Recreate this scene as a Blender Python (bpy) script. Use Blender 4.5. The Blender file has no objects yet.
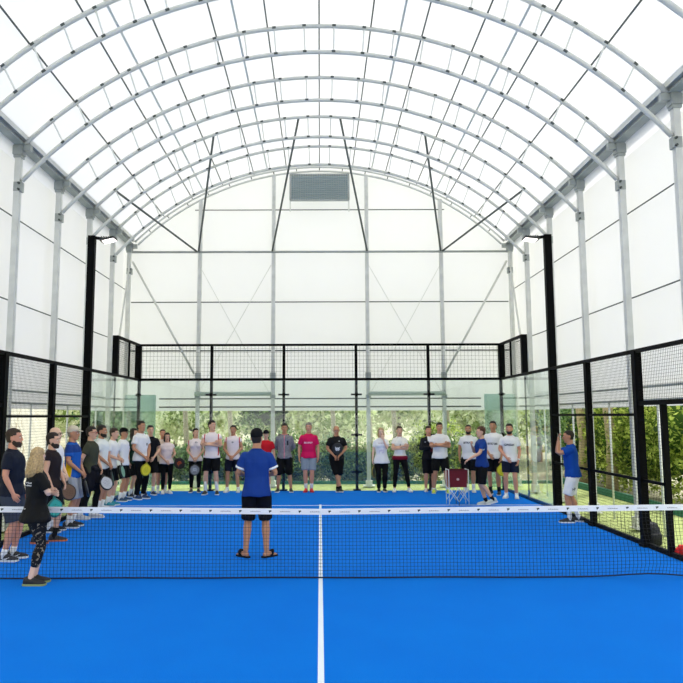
import bpy, bmesh, math, random
from mathutils import Vector, Matrix, noise
random.seed(7)
PI = math.pi
C = bpy.context.scene.collection
sc = bpy.context.scene

# ---------------------------------------------------------------- camera, sky, sun, exposure
cam_d = bpy.data.cameras.new('camera'); cam = bpy.data.objects.new('camera', cam_d); C.objects.link(cam)
cam_d.sensor_width = 36; cam_d.lens = 679.07 / 683 * 36; cam_d.shift_x = 21.67 / 683
cam.location = (-0.002, -8.734, 2.012)
cam.rotation_euler = (Matrix.Rotation(PI / 2 + 0.1093, 4, 'X') @ Matrix.Rotation(-0.00266, 4, 'Z')).to_euler()
cam_d.clip_start = 0.1; cam_d.clip_end = 500
sc.camera = cam

w = bpy.data.worlds.new('overcast_sky'); sc.world = w; w.use_nodes = True
nt = w.node_tree; nt.nodes.clear()
out = nt.nodes.new('ShaderNodeOutputWorld'); bg = nt.nodes.new('ShaderNodeBackground')
tc = nt.nodes.new('ShaderNodeTexCoord'); sep = nt.nodes.new('ShaderNodeSeparateXYZ'); rp = nt.nodes.new('ShaderNodeValToRGB')
nt.links.new(tc.outputs['Generated'], sep.inputs[0]); nt.links.new(sep.outputs['Z'], rp.inputs[0])
rp.color_ramp.elements[0].position = 0.0; rp.color_ramp.elements[0].color = (0.95, 0.97, 0.93, 1)
rp.color_ramp.elements[1].position = 0.6; rp.color_ramp.elements[1].color = (0.96, 0.965, 0.965, 1)
nt.links.new(rp.outputs[0], bg.inputs[0]); bg.inputs[1].default_value = 2.7
nt.links.new(bg.outputs[0], out.inputs[0])

sun_d = bpy.data.lights.new('sun', 'SUN'); sun = bpy.data.objects.new('sun', sun_d); C.objects.link(sun)
sun_d.energy = 4.5; sun_d.angle = math.radians(6); sun_d.color = (1, 0.96, 0.88)
sun.rotation_euler = (math.radians(-22), math.radians(24), 0)

sc.view_settings.view_transform = 'Standard'; sc.view_settings.look = 'None'
sc.view_settings.gamma = 1; sc.view_settings.use_curve_mapping = False
sc.view_settings.exposure = -0.33
sc.cycles.max_bounces = 10; sc.cycles.diffuse_bounces = 4; sc.cycles.transmission_bounces = 8
sc.cycles.transparent_max_bounces = 24; sc.cycles.glossy_bounces = 3
sc.cycles.sample_clamp_indirect = 8

# ---------------------------------------------------------------- materials
def lin(c):
    return tuple(((v / 12.92) if v <= 0.04045 else ((v + 0.055) / 1.055) ** 2.4) for v in c)
def rgb(h):
    return lin(tuple(int(h[i:i + 2], 16) / 255 for i in (0, 2, 4))) + (1,)
_m = {}
def mat(name, col, rough=0.6, metal=0.0, var=0.0, vscale=20, bump=0.0, bscale=60, spec=0.5, emit=None, estr=0):
    if name in _m: return _m[name]
    m = bpy.data.materials.new(name); m.use_nodes = True; n = m.node_tree; b = n.nodes['Principled BSDF']
    b.inputs['Base Color'].default_value = rgb(col); b.inputs['Roughness'].default_value = rough
    b.inputs['Metallic'].default_value = metal; b.inputs['Specular IOR Level'].default_value = spec
    t = n.nodes.new('ShaderNodeTexCoord')
    if var:
        nz = n.nodes.new('ShaderNodeTexNoise'); nz.inputs['Scale'].default_value = vscale; nz.inputs['Detail'].default_value = 4
        n.links.new(t.outputs['Object'], nz.inputs['Vector'])
        hs = n.nodes.new('ShaderNodeMapRange'); hs.inputs[1].default_value = 0.3; hs.inputs[2].default_value = 0.7
        hs.inputs[3].default_value = 1 - var; hs.inputs[4].default_value = 1 + var
        n.links.new(nz.outputs['Fac'], hs.inputs[0])
        mx = n.nodes.new('ShaderNodeVectorMath'); mx.operation = 'SCALE'; mx.inputs[0].default_value = rgb(col)[:3]
        n.links.new(hs.outputs[0], mx.inputs['Scale']); n.links.new(mx.outputs[0], b.inputs['Base Color'])
    if bump:
        n2 = n.nodes.new('ShaderNodeTexNoise'); n2.inputs['Scale'].default_value = bscale; n2.inputs['Detail'].default_value = 3
        n.links.new(t.outputs['Object'], n2.inputs['Vector'])
        bp = n.nodes.new('ShaderNodeBump'); bp.inputs['Strength'].default_value = bump; bp.inputs['Distance'].default_value = 0.02
        n.links.new(n2.outputs['Fac'], bp.inputs['Height']); n.links.new(bp.outputs[0], b.inputs['Normal'])
    if emit:
        b.inputs['Emission Color'].default_value = rgb(emit); b.inputs['Emission Strength'].default_value = estr
    _m[name] = m
    return m

def box_mask(n, tcout, box):
    """1 inside an axis-aligned box of object coordinates"""
    sp = n.nodes.new('ShaderNodeSeparateXYZ'); n.links.new(tcout, sp.inputs[0]); cur = None
    for i, ax in enumerate('XYZ'):
        for lo, op in ((box[2 * i], 'GREATER_THAN'), (box[2 * i + 1], 'LESS_THAN')):
            if lo is None: continue
            q = n.nodes.new('ShaderNodeMath'); q.operation = op; q.inputs[1].default_value = lo
            n.links.new(sp.outputs[ax], q.inputs[0])
            if cur is None: cur = q.outputs[0]
            else:
                mu = n.nodes.new('ShaderNodeMath'); mu.operation = 'MULTIPLY'
                n.links.new(cur, mu.inputs[0]); n.links.new(q.outputs[0], mu.inputs[1]); cur = mu.outputs[0]
    return cur
def marked(name, col, marks, rough=0.75, bump=0.25, pattern=None):
    """cloth of one colour with printed marks; mark = (colour, box, noisy)"""
    if name in _m: return _m[name]
    m = mat(name, col, rough, bump=bump, bscale=22, spec=0.2); n = m.node_tree; b = n.nodes['Principled BSDF']
    t = n.nodes.new('ShaderNodeTexCoord'); cur = None
    base = n.nodes.new('ShaderNodeRGB'); base.outputs[0].default_value = rgb(col); cur = base.outputs[0]
    if pattern:
        nz = n.nodes.new('ShaderNodeTexNoise'); nz.inputs['Scale'].default_value = pattern[1]; nz.inputs['Detail'].default_value = 3
        n.links.new(t.outputs['Object'], nz.inputs['Vector'])
        g = n.nodes.new('ShaderNodeMath'); g.operation = 'GREATER_THAN'; g.inputs[1].default_value = pattern[2]
        n.links.new(nz.outputs['Fac'], g.inputs[0])
        mx = n.nodes.new('ShaderNodeMix'); mx.data_type = 'RGBA'; n.links.new(g.outputs[0], mx.inputs[0])
        n.links.new(cur, mx.inputs[6]); mx.inputs[7].default_value = rgb(pattern[0]); cur = mx.outputs[2]
    for c, box, noisy in marks:
        mk = box_mask(n, t.outputs['Object'], box)
        if noisy:
            nz = n.nodes.new('ShaderNodeTexNoise'); nz.inputs['Scale'].default_value = noisy; nz.inputs['Detail'].default_value = 0
            n.links.new(t.outputs['Object'], nz.inputs['Vector'])
            g = n.nodes.new('ShaderNodeMath'); g.operation = 'GREATER_THAN'; g.inputs[1].default_value = 0.47
            n.links.new(nz.outputs['Fac'], g.inputs[0])
            mu = n.nodes.new('ShaderNodeMath'); mu.operation = 'MULTIPLY'; n.links.new(mk, mu.inputs[0]); n.links.new(g.outputs[0], mu.inputs[1]); mk = mu.outputs[0]
        mx = n.nodes.new('ShaderNodeMix'); mx.data_type = 'RGBA'
        n.links.new(mk, mx.inputs[0]); n.links.new(cur, mx.inputs[6]); mx.inputs[7].default_value = rgb(c); cur = mx.outputs[2]
    n.links.new(cur, b.inputs['Base Color'])
    return m

def fabric_mat():
    m = bpy.data.materials.new('translucent_white_fabric'); m.use_nodes = True; n = m.node_tree; n.nodes.clear()
    o = n.nodes.new('ShaderNodeOutputMaterial'); d = n.nodes.new('ShaderNodeBsdfDiffuse'); t = n.nodes.new('ShaderNodeBsdfTranslucent')
    mx = n.nodes.new('ShaderNodeMixShader'); mx.inputs[0].default_value = 0.33
    tcn = n.nodes.new('ShaderNodeTexCoord'); nz = n.nodes.new('ShaderNodeTexNoise'); nz.inputs['Scale'].default_value = 0.35; nz.inputs['Detail'].default_value = 2
    n.links.new(tcn.outputs['Object'], nz.inputs['Vector'])
    cr = n.nodes.new('ShaderNodeMix'); cr.data_type = 'RGBA'; cr.inputs[6].default_value = (0.88, 0.88, 0.885, 1); cr.inputs[7].default_value = (0.905, 0.905, 0.91, 1)
    n.links.new(nz.outputs['Fac'], cr.inputs[0])
    n.links.new(cr.outputs[2], d.inputs[0]); n.links.new(cr.outputs[2], t.inputs[0])
    n.links.new(d.outputs[0], mx.inputs[1]); n.links.new(t.outputs[0], mx.inputs[2]); n.links.new(mx.outputs[0], o.inputs[0])
    return m
def glass_mat(name, tint, haze=0.0, hcol=(0.6, 0.85, 0.75)):
    m = bpy.data.materials.new(name); m.use_nodes = True; n = m.node_tree; n.nodes.clear()
    o = n.nodes.new('ShaderNodeOutputMaterial'); t = n.nodes.new('ShaderNodeBsdfTransparent'); g = n.nodes.new('ShaderNodeBsdfGlossy')
    t.inputs[0].default_value = tint; g.inputs['Roughness'].default_value = 0.02; g.inputs[0].default_value = (1, 1, 1, 1)
    lw = n.nodes.new('ShaderNodeLayerWeight'); lw.inputs[0].default_value = 0.5
    pw = n.nodes.new('ShaderNodeMath'); pw.operation = 'POWER'; pw.inputs[1].default_value = 5; n.links.new(lw.outputs['Facing'], pw.inputs[0])
    ma = n.nodes.new('ShaderNodeMath'); ma.operation = 'MULTIPLY_ADD'; ma.inputs[1].default_value = 0.9; ma.inputs[2].default_value = 0.035; n.links.new(pw.outputs[0], ma.inputs[0])
    mx = n.nodes.new('ShaderNodeMixShader'); n.links.new(ma.outputs[0], mx.inputs[0]); n.links.new(t.outputs[0], mx.inputs[1]); n.links.new(g.outputs[0], mx.inputs[2])
    last = mx.outputs[0]
    if haze:
        df = n.nodes.new('ShaderNodeBsdfDiffuse'); df.inputs[0].default_value = hcol + (1,); tr = n.nodes.new('ShaderNodeBsdfTranslucent'); tr.inputs[0].default_value = hcol + (1,)
        ad = n.nodes.new('ShaderNodeMixShader'); n.links.new(df.outputs[0], ad.inputs[1]); n.links.new(tr.outputs[0], ad.inputs[2])
        m2 = n.nodes.new('ShaderNodeMixShader'); m2.inputs[0].default_value = haze; n.links.new(last, m2.inputs[1]); n.links.new(ad.outputs[0], m2.inputs[2]); last = m2.outputs[0]
    n.links.new(last, o.inputs[0])
    return m
def leaf_mat(name, a, b2, transl=0.35):
    m = bpy.data.materials.new(name); m.use_nodes = True; n = m.node_tree; n.nodes.clear()
    o = n.nodes.new('ShaderNodeOutputMaterial'); d = n.nodes.new('ShaderNodeBsdfDiffuse'); t = n.nodes.new('ShaderNodeBsdfTranslucent')
    g = n.nodes.new('ShaderNodeNewGeometry'); cr = n.nodes.new('ShaderNodeMix'); cr.data_type = 'RGBA'
    cr.inputs[6].default_value = rgb(a); cr.inputs[7].default_value = rgb(b2); n.links.new(g.outputs['Random Per Island'], cr.inputs[0])
    mx = n.nodes.new('ShaderNodeMixShader'); mx.inputs[0].default_value = transl
    n.links.new(cr.outputs[2], d.inputs[0]); n.links.new(cr.outputs[2], t.inputs[0])
    n.links.new(d.outputs[0], mx.inputs[1]); n.links.new(t.outputs[0], mx.inputs[2]); n.links.new(mx.outputs[0], o.inputs[0])
    return m

# ---------------------------------------------------------------- object helpers
def tag(o, label=None, cat=None, group=None, kind=None):
    if label: o['label'] = label
    if cat: o['category'] = cat
    if group: o['group'] = group
    if kind: o['kind'] = kind
    return o
def thing(name, label, cat, loc=(0, 0, 0), rz=0, group=None):
    o = bpy.data.objects.new(name, None); C.objects.link(o); o.empty_display_size = 0.1
    o.location = loc; o.rotation_euler = (0, 0, rz)
    return tag(o, label, cat, group)
class MB:
    def __init__(s): s.v = []; s.f = []; s.mi = []
    def add(s, v, f, mi=0):
        k = len(s.v); s.v += [Vector(p) for p in v]; s.f += [tuple(i + k for i in q) for q in f]; s.mi += [mi] * len(f); return s
    def box(s, c, d, M=None, mi=0):
        c = Vector(c); v = [Vector((x * d[0] / 2, y * d[1] / 2, z * d[2] / 2)) for x in (-1, 1) for y in (-1, 1) for z in (-1, 1)]
        if M: v = [M @ p for p in v]
        return s.add([p + c for p in v], [(0, 1, 3, 2), (4, 6, 7, 5), (0, 4, 5, 1), (2, 3, 7, 6), (0, 2, 6, 4), (1, 5, 7, 3)], mi)
    def bar(s, a, b, wd, ht=None, mi=0):
        """square bar from a to b"""
        a, b = Vector(a), Vector(b); d = (b - a); L = d.length; d.normalize()
        up = Vector((0, 0, 1)) if abs(d.z) < 0.95 else Vector((0, 1, 0))
        x = d.cross(up).normalized(); z = x.cross(d).normalized(); M = Matrix((x, d, z)).transposed()
        return s.box((a + b) / 2, (wd, L, ht or wd), M, mi)
    def tube(s, pts, rad, n=8, mi=0, caps=True, ell=None, up=None):
        """loft of rings along pts; rad = one radius or a list; ell = (x scale, y scale)"""
        pts = [Vector(p) for p in pts]; m = len(pts)
        if not isinstance(rad, (list, tuple)): rad = [rad] * m
        vs = []; px = None
        for i, p in enumerate(pts):
            d = (pts[min(i + 1, m - 1)] - pts[max(i - 1, 0)])
            d = d.normalized() if d.length > 1e-9 else Vector((0, 0, 1))
            if px is None:
                u = Vector(up) if up else (Vector((0, 0, 1)) if abs(d.z) < 0.9 else Vector((1, 0, 0)))
                px = (u - d * u.dot(d)).normalized()
            else:
                px = (px - d * px.dot(d)).normalized()
            py = d.cross(px)
            r = rad[i]; rx, ry = (r if isinstance(r, (list, tuple)) else (r * (ell[0] if ell else 1), r * (ell[1] if ell else 1)))
            for k in range(n):
                a = 2 * PI * k / n; vs.append(p + px * rx * math.cos(a) + py * ry * math.sin(a))
        fs = [(i * n + k, i * n + (k + 1) % n, (i + 1) * n + (k + 1) % n, (i + 1) * n + k) for i in range(m - 1) for k in range(n)]
        if caps: fs += [tuple(reversed(range(n))), tuple((m - 1) * n + k for k in range(n))]
        return s.add(vs, fs, mi)
    def rings(s, R, n=16, mi=0, T=None):
        """horizontal rings: (z, rx, ry, cx, cy)"""
        vs = []
        for z, rx, ry, cx, cy in R:
            for k in range(n):
                a = 2 * PI * k / n
                vs.append(Vector((cx + rx * math.cos(a), cy + ry * math.sin(a), z)))
        if T: vs = [T(v) for v in vs]
        m = len(R)
        fs = [(i * n + k, i * n + (k + 1) % n, (i + 1) * n + (k + 1) % n, (i + 1) * n + k) for i in range(m - 1) for k in range(n)]
        fs += [tuple(reversed(range(n))), tuple((m - 1) * n + k for k in range(n))]
        return s.add(vs, fs, mi)
    def ball(s, c, r, n=10, m=7, mi=0, M=None):
        c = Vector(c); r = r if isinstance(r, (list, tuple)) else (r, r, r); vs = []; 
        for j in range(1, m):
            t = PI * j / m
            for k in range(n):
                a = 2 * PI * k / n; vs.append(Vector((r[0] * math.sin(t) * math.cos(a), r[1] * math.sin(t) * math.sin(a), r[2] * math.cos(t))))
        vs += [Vector((0, 0, r[2])), Vector((0, 0, -r[2]))]
        if M: vs = [M @ v for v in vs]
        vs = [v + c for v in vs]
        fs = [(j * n + k, (j + 1) * n + k, (j + 1) * n + (k + 1) % n, j * n + (k + 1) % n) for j in range(m - 2) for k in range(n)]
        T_, B_ = (m - 1) * n, (m - 1) * n + 1
        fs += [(T_, k, (k + 1) % n) for k in range(n)] + [(B_, (m - 2) * n + (k + 1) % n, (m - 2) * n + k) for k in range(n)]
        return s.add(vs, fs, mi)
    def mesh(s, name, mats=(), smooth=False):
        me = bpy.data.meshes.new(name); me.from_pydata([tuple(p) for p in s.v], [], s.f)
        for m in (mats if isinstance(mats, (list, tuple)) else [mats]): me.materials.append(m)
        if any(s.mi): me.polygons.foreach_set('material_index', s.mi)
        if smooth: me.polygons.foreach_set('use_smooth', [True] * len(s.f))
        me.update(); return me
    def build(s, name, m, parent=None, smooth=False, loc=None):
        o = bpy.data.objects.new(name, s.mesh(name, m, smooth)); C.objects.link(o)
        if parent: o.parent = parent
        if loc: o.location = loc
        return o

# ---------------------------------------------------------------- ground and court floor
def court_mat():
    m = mat('blue_court_turf', '0f6bd6', 0.9, spec=0.07); n = m.node_tree; b = n.nodes['Principled BSDF']
    t = n.nodes.new('ShaderNodeTexCoord')
    nz = n.nodes.new('ShaderNodeTexNoise'); nz.inputs['Scale'].default_value = 90; nz.inputs['Detail'].default_value = 3
    n2 = n.nodes.new('ShaderNodeTexNoise'); n2.inputs['Scale'].default_value = 1.2; n2.inputs['Detail'].default_value = 3
    for q in (nz, n2): n.links.new(t.outputs['Object'], q.inputs['Vector'])
    mx = n.nodes.new('ShaderNodeMix'); mx.data_type = 'RGBA'; mx.inputs[6].default_value = rgb('0066cf'); mx.inputs[7].default_value = rgb('047ee6')
    n.links.new(nz.outputs['Fac'], mx.inputs[0])
    m2 = n.nodes.new('ShaderNodeMix'); m2.data_type = 'RGBA'; m2.blend_type = 'OVERLAY'; m2.inputs[0].default_value = 0.12
    n.links.new(mx.outputs[2], m2.inputs[6]); n.links.new(n2.outputs['Fac'], m2.inputs[7]); cur = m2.outputs[2]
    for box in ((-0.025, 0.025, -7.1, 7.1, None, None), (None, None, 6.925, 6.985, None, None), (None, None, -6.985, -6.925, None, None)):
        mk = box_mask(n, t.outputs['Object'], box)
        q = n.nodes.new('ShaderNodeMix'); q.data_type = 'RGBA'; n.links.new(mk, q.inputs[0]); n.links.new(cur, q.inputs[6]); q.inputs[7].default_value = rgb('e9f1fb'); cur = q.outputs[2]
    n.links.new(cur, b.inputs['Base Color'])
    bp = n.nodes.new('ShaderNodeBump'); bp.inputs['Strength'].default_value = 0.3; bp.inputs['Distance'].default_value = 0.01
    n.links.new(nz.outputs['Fac'], bp.inputs['Height']); n.links.new(bp.outputs[0], b.inputs['Normal'])
    return m
tag(MB().box((0, 0, -0.03), (10.0, 20.0, 0.06)).build('floor', court_mat()), kind='structure')
turf = mat('pale_green_turf', 'a3b072', 0.9, var=0.18, vscale=6, bump=0.3, bscale=90, spec=0.1)
tag(MB().box((0, 0, -0.12), (15.0, 24.6, 0.16)).build('ground_turf', turf), kind='structure')
soil = mat('sunlit_pale_ground', 'aaa78f', 0.95, var=0.2, vscale=0.8, spec=0.05)
g = MB()
N = 30
for j in range(N + 1):
    for i in range(N + 1):
        x = -60 + 120 * i / N; y = -30 + 120 * j / N
        z = -0.22 + max(0, y - 18) * 0.035 + 0.15 * noise.noise(Vector((x * 0.1, y * 0.1, 0)))* (1 if y > 16 else 0)
        g.v.append(Vector((x, y, z)))
for j in range(N):
    for i in range(N):
        a = j * (N + 1) + i; g.f.append((a, a + 1, a + N + 2, a + N + 1)); g.mi.append(0)
tag(g.build('ground', soil, smooth=True), kind='structure')
# dark green kerb around the turf
kerbm = mat('dark_green_kerb', '22705a', 0.6)
for nm, a, b in (('back', (-7.4, 12.2, 0), (7.4, 12.2, 0)), ('right', (7.35, 12.2, 0), (7.35, -12, 0)), ('left', (-7.35, 12.2, 0), (-7.35, -12, 0))):
    kh = .10 if nm == 'back' else .18
    k = MB().bar(Vector(a) + Vector((0, 0, kh / 2 - .05)), Vector(b) + Vector((0, 0, kh / 2 - .05)), 0.08, kh).build('kerb_board', kerbm)
    tag(k, 'low dark green board edging the turf on the %s side' % {'back': 'far', 'right': 'right', 'left': 'left'}[nm], 'edging board', 'green edging boards')

# ---------------------------------------------------------------- tent: fabric skin
FAB = fabric_mat()
R1, Z1 = 7.8, 1.73            # outer chord circle
R2, Z2 = 7.45, 1.55           # inner chord circle
YB, YG = -12.0, 11.38
def arc(R, Z, xmax, n, x0=None):
    a1 = math.asin(xmax / R); return [(R * math.sin(-a1 + 2 * a1 * k / n), Z + R * math.cos(-a1 + 2 * a1 * k / n)) for k in range(n + 1)]
def skin(profile, y0, y1, ny, name):
    m = MB()
    for j in range(ny + 1):
        y = y0 + (y1 - y0) * j / ny
        for x, z in profile: m.v.append(Vector((x, y, z)))
    P = len(profile)
    for j in range(ny):
        for i in range(P - 1):
            a = j * P + i; m.f.append((a, a + 1, a + P + 1, a + P)); m.mi.append(0)
    o = m.build(name, FAB, smooth=True); tag(o, kind='structure')
    md = o.modifiers.new('thickness', 'SOLIDIFY'); md.thickness = 0.0
    o.modifiers.remove(md)
    return o
skin(arc(R1 + 0.1, Z1, 5.92, 48), YB, YG, 24, 'ceiling')
ze = Z1 + math.sqrt((R1 + 0.1) ** 2 - 5.92 ** 2)
for s, nm in ((-1, 'left'), (1, 'right')):
    skin([(5.92 * s, ze), (5.92 * s, 2.17)], YB, YG, 1, 'wall_' + nm)
def gable(y, name, zb):
    pr = arc(R1 + 0.1, Z1, 5.92, 48); m = MB()
    m.v = [Vector((x, y, z)) for x, z in pr] + [Vector((x, y, zb)) for x, z in pr]; P = len(pr)
    m.f = [(i, i + 1, P + i + 1, P + i) for i in range(P - 1)]; m.mi = [0] * (P - 1)
    return tag(m.build(name, FAB), kind='structure')
gable(YG, 'wall_back', 2.17); gable(YB, 'wall_front', 2.17)
# welded seams of the sheets
seam = mat('fabric_seam', 'dfe3df', 0.8)
# ---------------------------------------------------------------- tent: steel frame
steel = mat('galvanised_steel', 'd6d8d4', 0.55, 0.0, var=0.08, vscale=5)
steel_d = mat('dull_galvanised_steel', 'a2a8a6', 0.5, 0.25, var=0.1, vscale=4)
wire = mat('dark_steel_cable', '5f6563', 0.6, 0.2)
clampm = mat('dark_clamp_steel', '4e5553', 0.5, 0.5)
COLY = [-0.32, 1.68, 3.69, 5.70, 7.70, 9.60]
ords = ['nearest', 'second nearest', 'third nearest', 'fourth nearest', 'fifth nearest', 'sixth nearest']
def arcpt(R, Z, a, y): return Vector((R * math.sin(a), y, Z + R * math.cos(a)))
def truss(y, label, webs=True, grp='arched roof trusses'):
    t = thing('roof_truss', label, 'roof truss', (0, y, 7.1), 0, grp)
    a1 = math.asin(5.62 / R1); a2 = math.asin(5.62 / R2)
    for nm, R, Z, am in (('outer_chord', R1, Z1, a1), ('inner_chord', R2, Z2, a2)):
        m = MB(); n = 44; pts = [arcpt(R, Z, -am + 2 * am * k / n, 0) - Vector((0, 0, 7.1)) for k in range(n + 1)]
        m.tube(pts, 0.042, 8, up=(0, 1, 0)); m.build(nm, steel, t, True)
    k = 0
    for s in (-1, 1):
        for i in range(10):
            a = s * (0.29 + 0.585 * i) / R1
            if abs(R1 * math.sin(a)) > 5.3: continue
            p = arcpt(R1, Z1, a, 0); q = arcpt(R2, Z2, a * 1.0, 0); z0 = Vector((0, 0, 7.1))
            wb = MB().tube([p - z0, q - z0], 0.015, 6).build('web_tube', mat('pale_web_tube', 'dde0dd', 0.5), t)
            for e in (p, q): MB().box(e - z0, (0.07, 0.095, 0.04), Matrix.Rotation(a, 3, 'Y')).build('clamp', clampm, wb)
    return t
for y, o_ in zip(COLY, ords): truss(y, '%s arched double chord steel roof truss across the tent' % o_)
t = thing('gable_arch', 'arched double tube framing the far end wall of the tent', 'arch', (0, 11.2, 7.1))
for nm, dr, dy in (('outer_tube', 0.0, 0.0), ('inner_tube', -0.14, -0.03)):
    m = MB(); m.tube([arcpt(R1 + dr, Z1, -.79 + 1.58 * k_ / 44, dy) - Vector((0, 0, 7.1)) for k_ in range(45)], 0.032, 8, up=(0, 1, 0)); m.build(nm, steel, t, True)
for k_ in range(-8, 9):
    MB().tube([arcpt(R1, Z1, k_ * .09, 0) - Vector((0, 0, 7.1)), arcpt(R1 - .14, Z1, k_ * .09, -.03) - Vector((0, 0, 7.1))], .014, 6).build('spacer', clampm, t)

def column(s, y, label, grp, zt=7.02, w_=0.108):
    t = thing('steel_column', label, 'column', (5.70 * s, y, -0.04), 0, grp)
    MB().box((0, 0, zt / 2 + 0.02), (w_, w_, zt)).build('post', steel, t)
    MB().box((0, 0, 0.05), (0.24, 0.26, 0.02)).box((0, 0, 0.14), (0.17, 0.2, 0.2)).build('foot_plate', mat('white_foot_plate', 'e6e8e4', 0.5), t)
    cp = MB().box((0, 0, zt + 0.06), (0.18, 0.17, 0.20)).box((0, 0, zt - 0.07), (0.15, 0.15, 0.05)).box((-0.1 * s, 0, zt + 0.1), (0.26, 0.1, 0.12)).build('cap', steel_d, t)
    br = MB().box((-0.02 * s, 0, 6.36), (0.15, 0.125, 0.18)).build('bracket', steel_d, t)
    for z in (6.30, 6.42): 
        MB().tube([(-0.05 * s, -0.1, z), (-0.05 * s, 0.1, z)], 0.022, 6).build('bolt', clampm, br)
for s, sn in ((-1, 'left'), (1, 'right')):
    for y, o_ in zip(COLY, ords): column(s, y, '%s galvanised column along the %s tent wall' % (o_, sn), 'steel columns along the %s wall' % sn)
    column(s, 11.2, 'galvanised corner column at far %s end of the tent' % sn, 'corner columns')
    # eave beam: two rails with a plate between
    t = thing('eave_beam', 'long grey steel eave beam along the top of the %s wall' % sn, 'beam', (5.7 * s, 0, 7.2), 0, 'eave beams')
    MB().bar((0.14 * s, YB + 0.1, 0.02), (0.14 * s, 11.25, 0.02), 0.10, 0.20).build('outer_rail', steel_d, t)
    MB().bar((-0.10 * s, YB + 0.1, 0.10), (-0.10 * s, 11.25, 0.10), 0.07, 0.12).build('inner_rail', steel, t)
    MB().bar((0.02 * s, YB + 0.1, 0.10), (0.02 * s, 11.25, 0.10), 0.24, 0.015).bar((0.0, YB + 0.1, -0.06), (0.0, 11.25, -0.06), 0.26, 0.015).build('web_plate', mat('dark_beam_steel', '959d9a', 0.5, 0.1, var=.15, vscale=3), t)
    for z, hh, r in ((5.77, 'upper', 0.014), (4.17, 'lower', 0.014)):
        tag(MB().tube([(5.79 * s, -2.5, z), (5.79 * s, 11.2, z)], r, 6).build('wall_cable', wire), '%s dark horizontal tube stretched along the %s fabric wall' % (hh, sn), 'wall tube', 'horizontal tubes along the fabric walls')
    for z, hh in ((2.52, 'upper'), (2.28, 'lower')):
        tag(MB().tube([(5.84 * s, -2.5, z), (5.84 * s, 11.2, z)], 0.022, 8).build('hem_tube', steel_d, smooth=True), '%s grey hem tube at the bottom of the %s fabric wall' % (hh, sn), 'tube', 'hem tubes of the fabric walls')
    for y, o_ in ((1.0, 'nearest'), (3.1, 'second nearest'), (5.1, 'third nearest'), (7.1, 'fourth nearest'), (9.1, 'farthest')):
        tag(MB().tube([(5.86 * s, y, -0.04), (5.86 * s, y, 2.28)], 0.022, 8).build('thin_pole', mat('white_painted_pole', 'dfe4df', 0.5), smooth=True), '%s thin white pole under the %s fabric wall' % (o_, sn), 'pole', 'thin white poles under the fabric walls')
# purlins
for k, ap in enumerate([0, 1.0, 2.0, 3.0, 4.0, 5.0]):
    for s in ((1,) if ap == 0 else (-1, 1)):
        a = s * ap / R1; p = arcpt(R1 + 0.03, Z1, a, 0)
        if k == 0: lb = 'dark ridge tube running along the crown of the roof'
        else: lb = '%s dark roof tube %s of the ridge, running along the tent' % (['', 'first', 'second', 'third', 'fourth', 'fifth'][k], 'right' if s > 0 else 'left')
        tag(MB().tube([(p.x, -2.5, p.z), (p.x, 11.2, p.z)], 0.016, 6).build('purlin_tube', wire, smooth=True), lb, 'roof tube', 'roof purlins')
# faint sheet seams between the purlins
for k, ap in enumerate([0.9 * 1.75, 0.9 * 4.0]):
    for s in (-1, 1):
        a0 = s * ap / R1; m = MB(); pts = []
        for dd in (-0.022, 0.022):
            p = arcpt(R1 + 0.085, Z1, a0 + dd / R1, 0); pts.append(p)
        m.v = [Vector((pts[0].x, YB, pts[0].z)), Vector((pts[1].x, YB, pts[1].z)), Vector((pts[1].x, 11.3, pts[1].z)), Vector((pts[0].x, 11.3, pts[0].z))]
        m.f = [(0, 1, 2, 3)]; m.mi = [0]
        tag(m.build('trim_%d' % (2 * k + (s > 0) + 1), seam), kind='structure')
# gable frame
YC = 11.2
for x, zt in ((-3.58, 8.55), (-1.38, 9.3), (1.41, 9.3), (3.63, 8.55)):
    sd = 'left' if x < 0 else 'right'; po = 'inner' if abs(x) < 2 else 'outer'
    t = thing('gable_column', '%s %s galvanised column of the far end wall' % (po, sd), 'column', (x, YC, -0.04), 0, 'end wall columns')
    MB().box((0, 0, zt / 2), (0.11, 0.11, zt)).build('post', steel, t)
    MB().box((0, 0, 0.05), (0.34, 0.26, 0.03)).box((0, 0, 0.13), (0.18, 0.18, 0.14)).build('foot_plate', mat('white_foot_plate', 'e6e8e4'), t)
    MB().box((0, -0.04, 3.24), (0.16, 0.14, 0.16)).box((0, -0.04, 2.62), (0.15, 0.12, 0.1)).build('bracket', steel_d, t)
for z, r, x0, x1, lb in ((6.89, 0.034, -5.6, 5.6, 'thick horizontal steel tube across the far end wall at eave height'),
                     (5.38, 0.017, -5.6, 5.6, 'thin horizontal tube across the middle of the far end wall'),
                     (3.93, 0.022, -5.6, 5.6, 'horizontal tube crossing the far end wall behind the wire mesh'),
                     (8.19, 0.016, -3.75, 3.75, 'short horizontal tube under the roof vent on the end wall'),
                     (2.52, 0.02, -4.7, 4.7, 'upper hem tube at the bottom of the far end fabric'),
                     (2.28, 0.022, -4.7, 4.7, 'lower hem tube at the bottom of the far end fabric')):
    tag(MB().tube([(x0, YC - 0.02 if r < 0.03 else YC - 0.06, z), (x1, YC - 0.02 if r < 0.03 else YC - 0.06, z)], r, 8).build('wall_tube', steel_d if r > 0.03 else wire, smooth=True), lb, 'wall tube')
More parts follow.
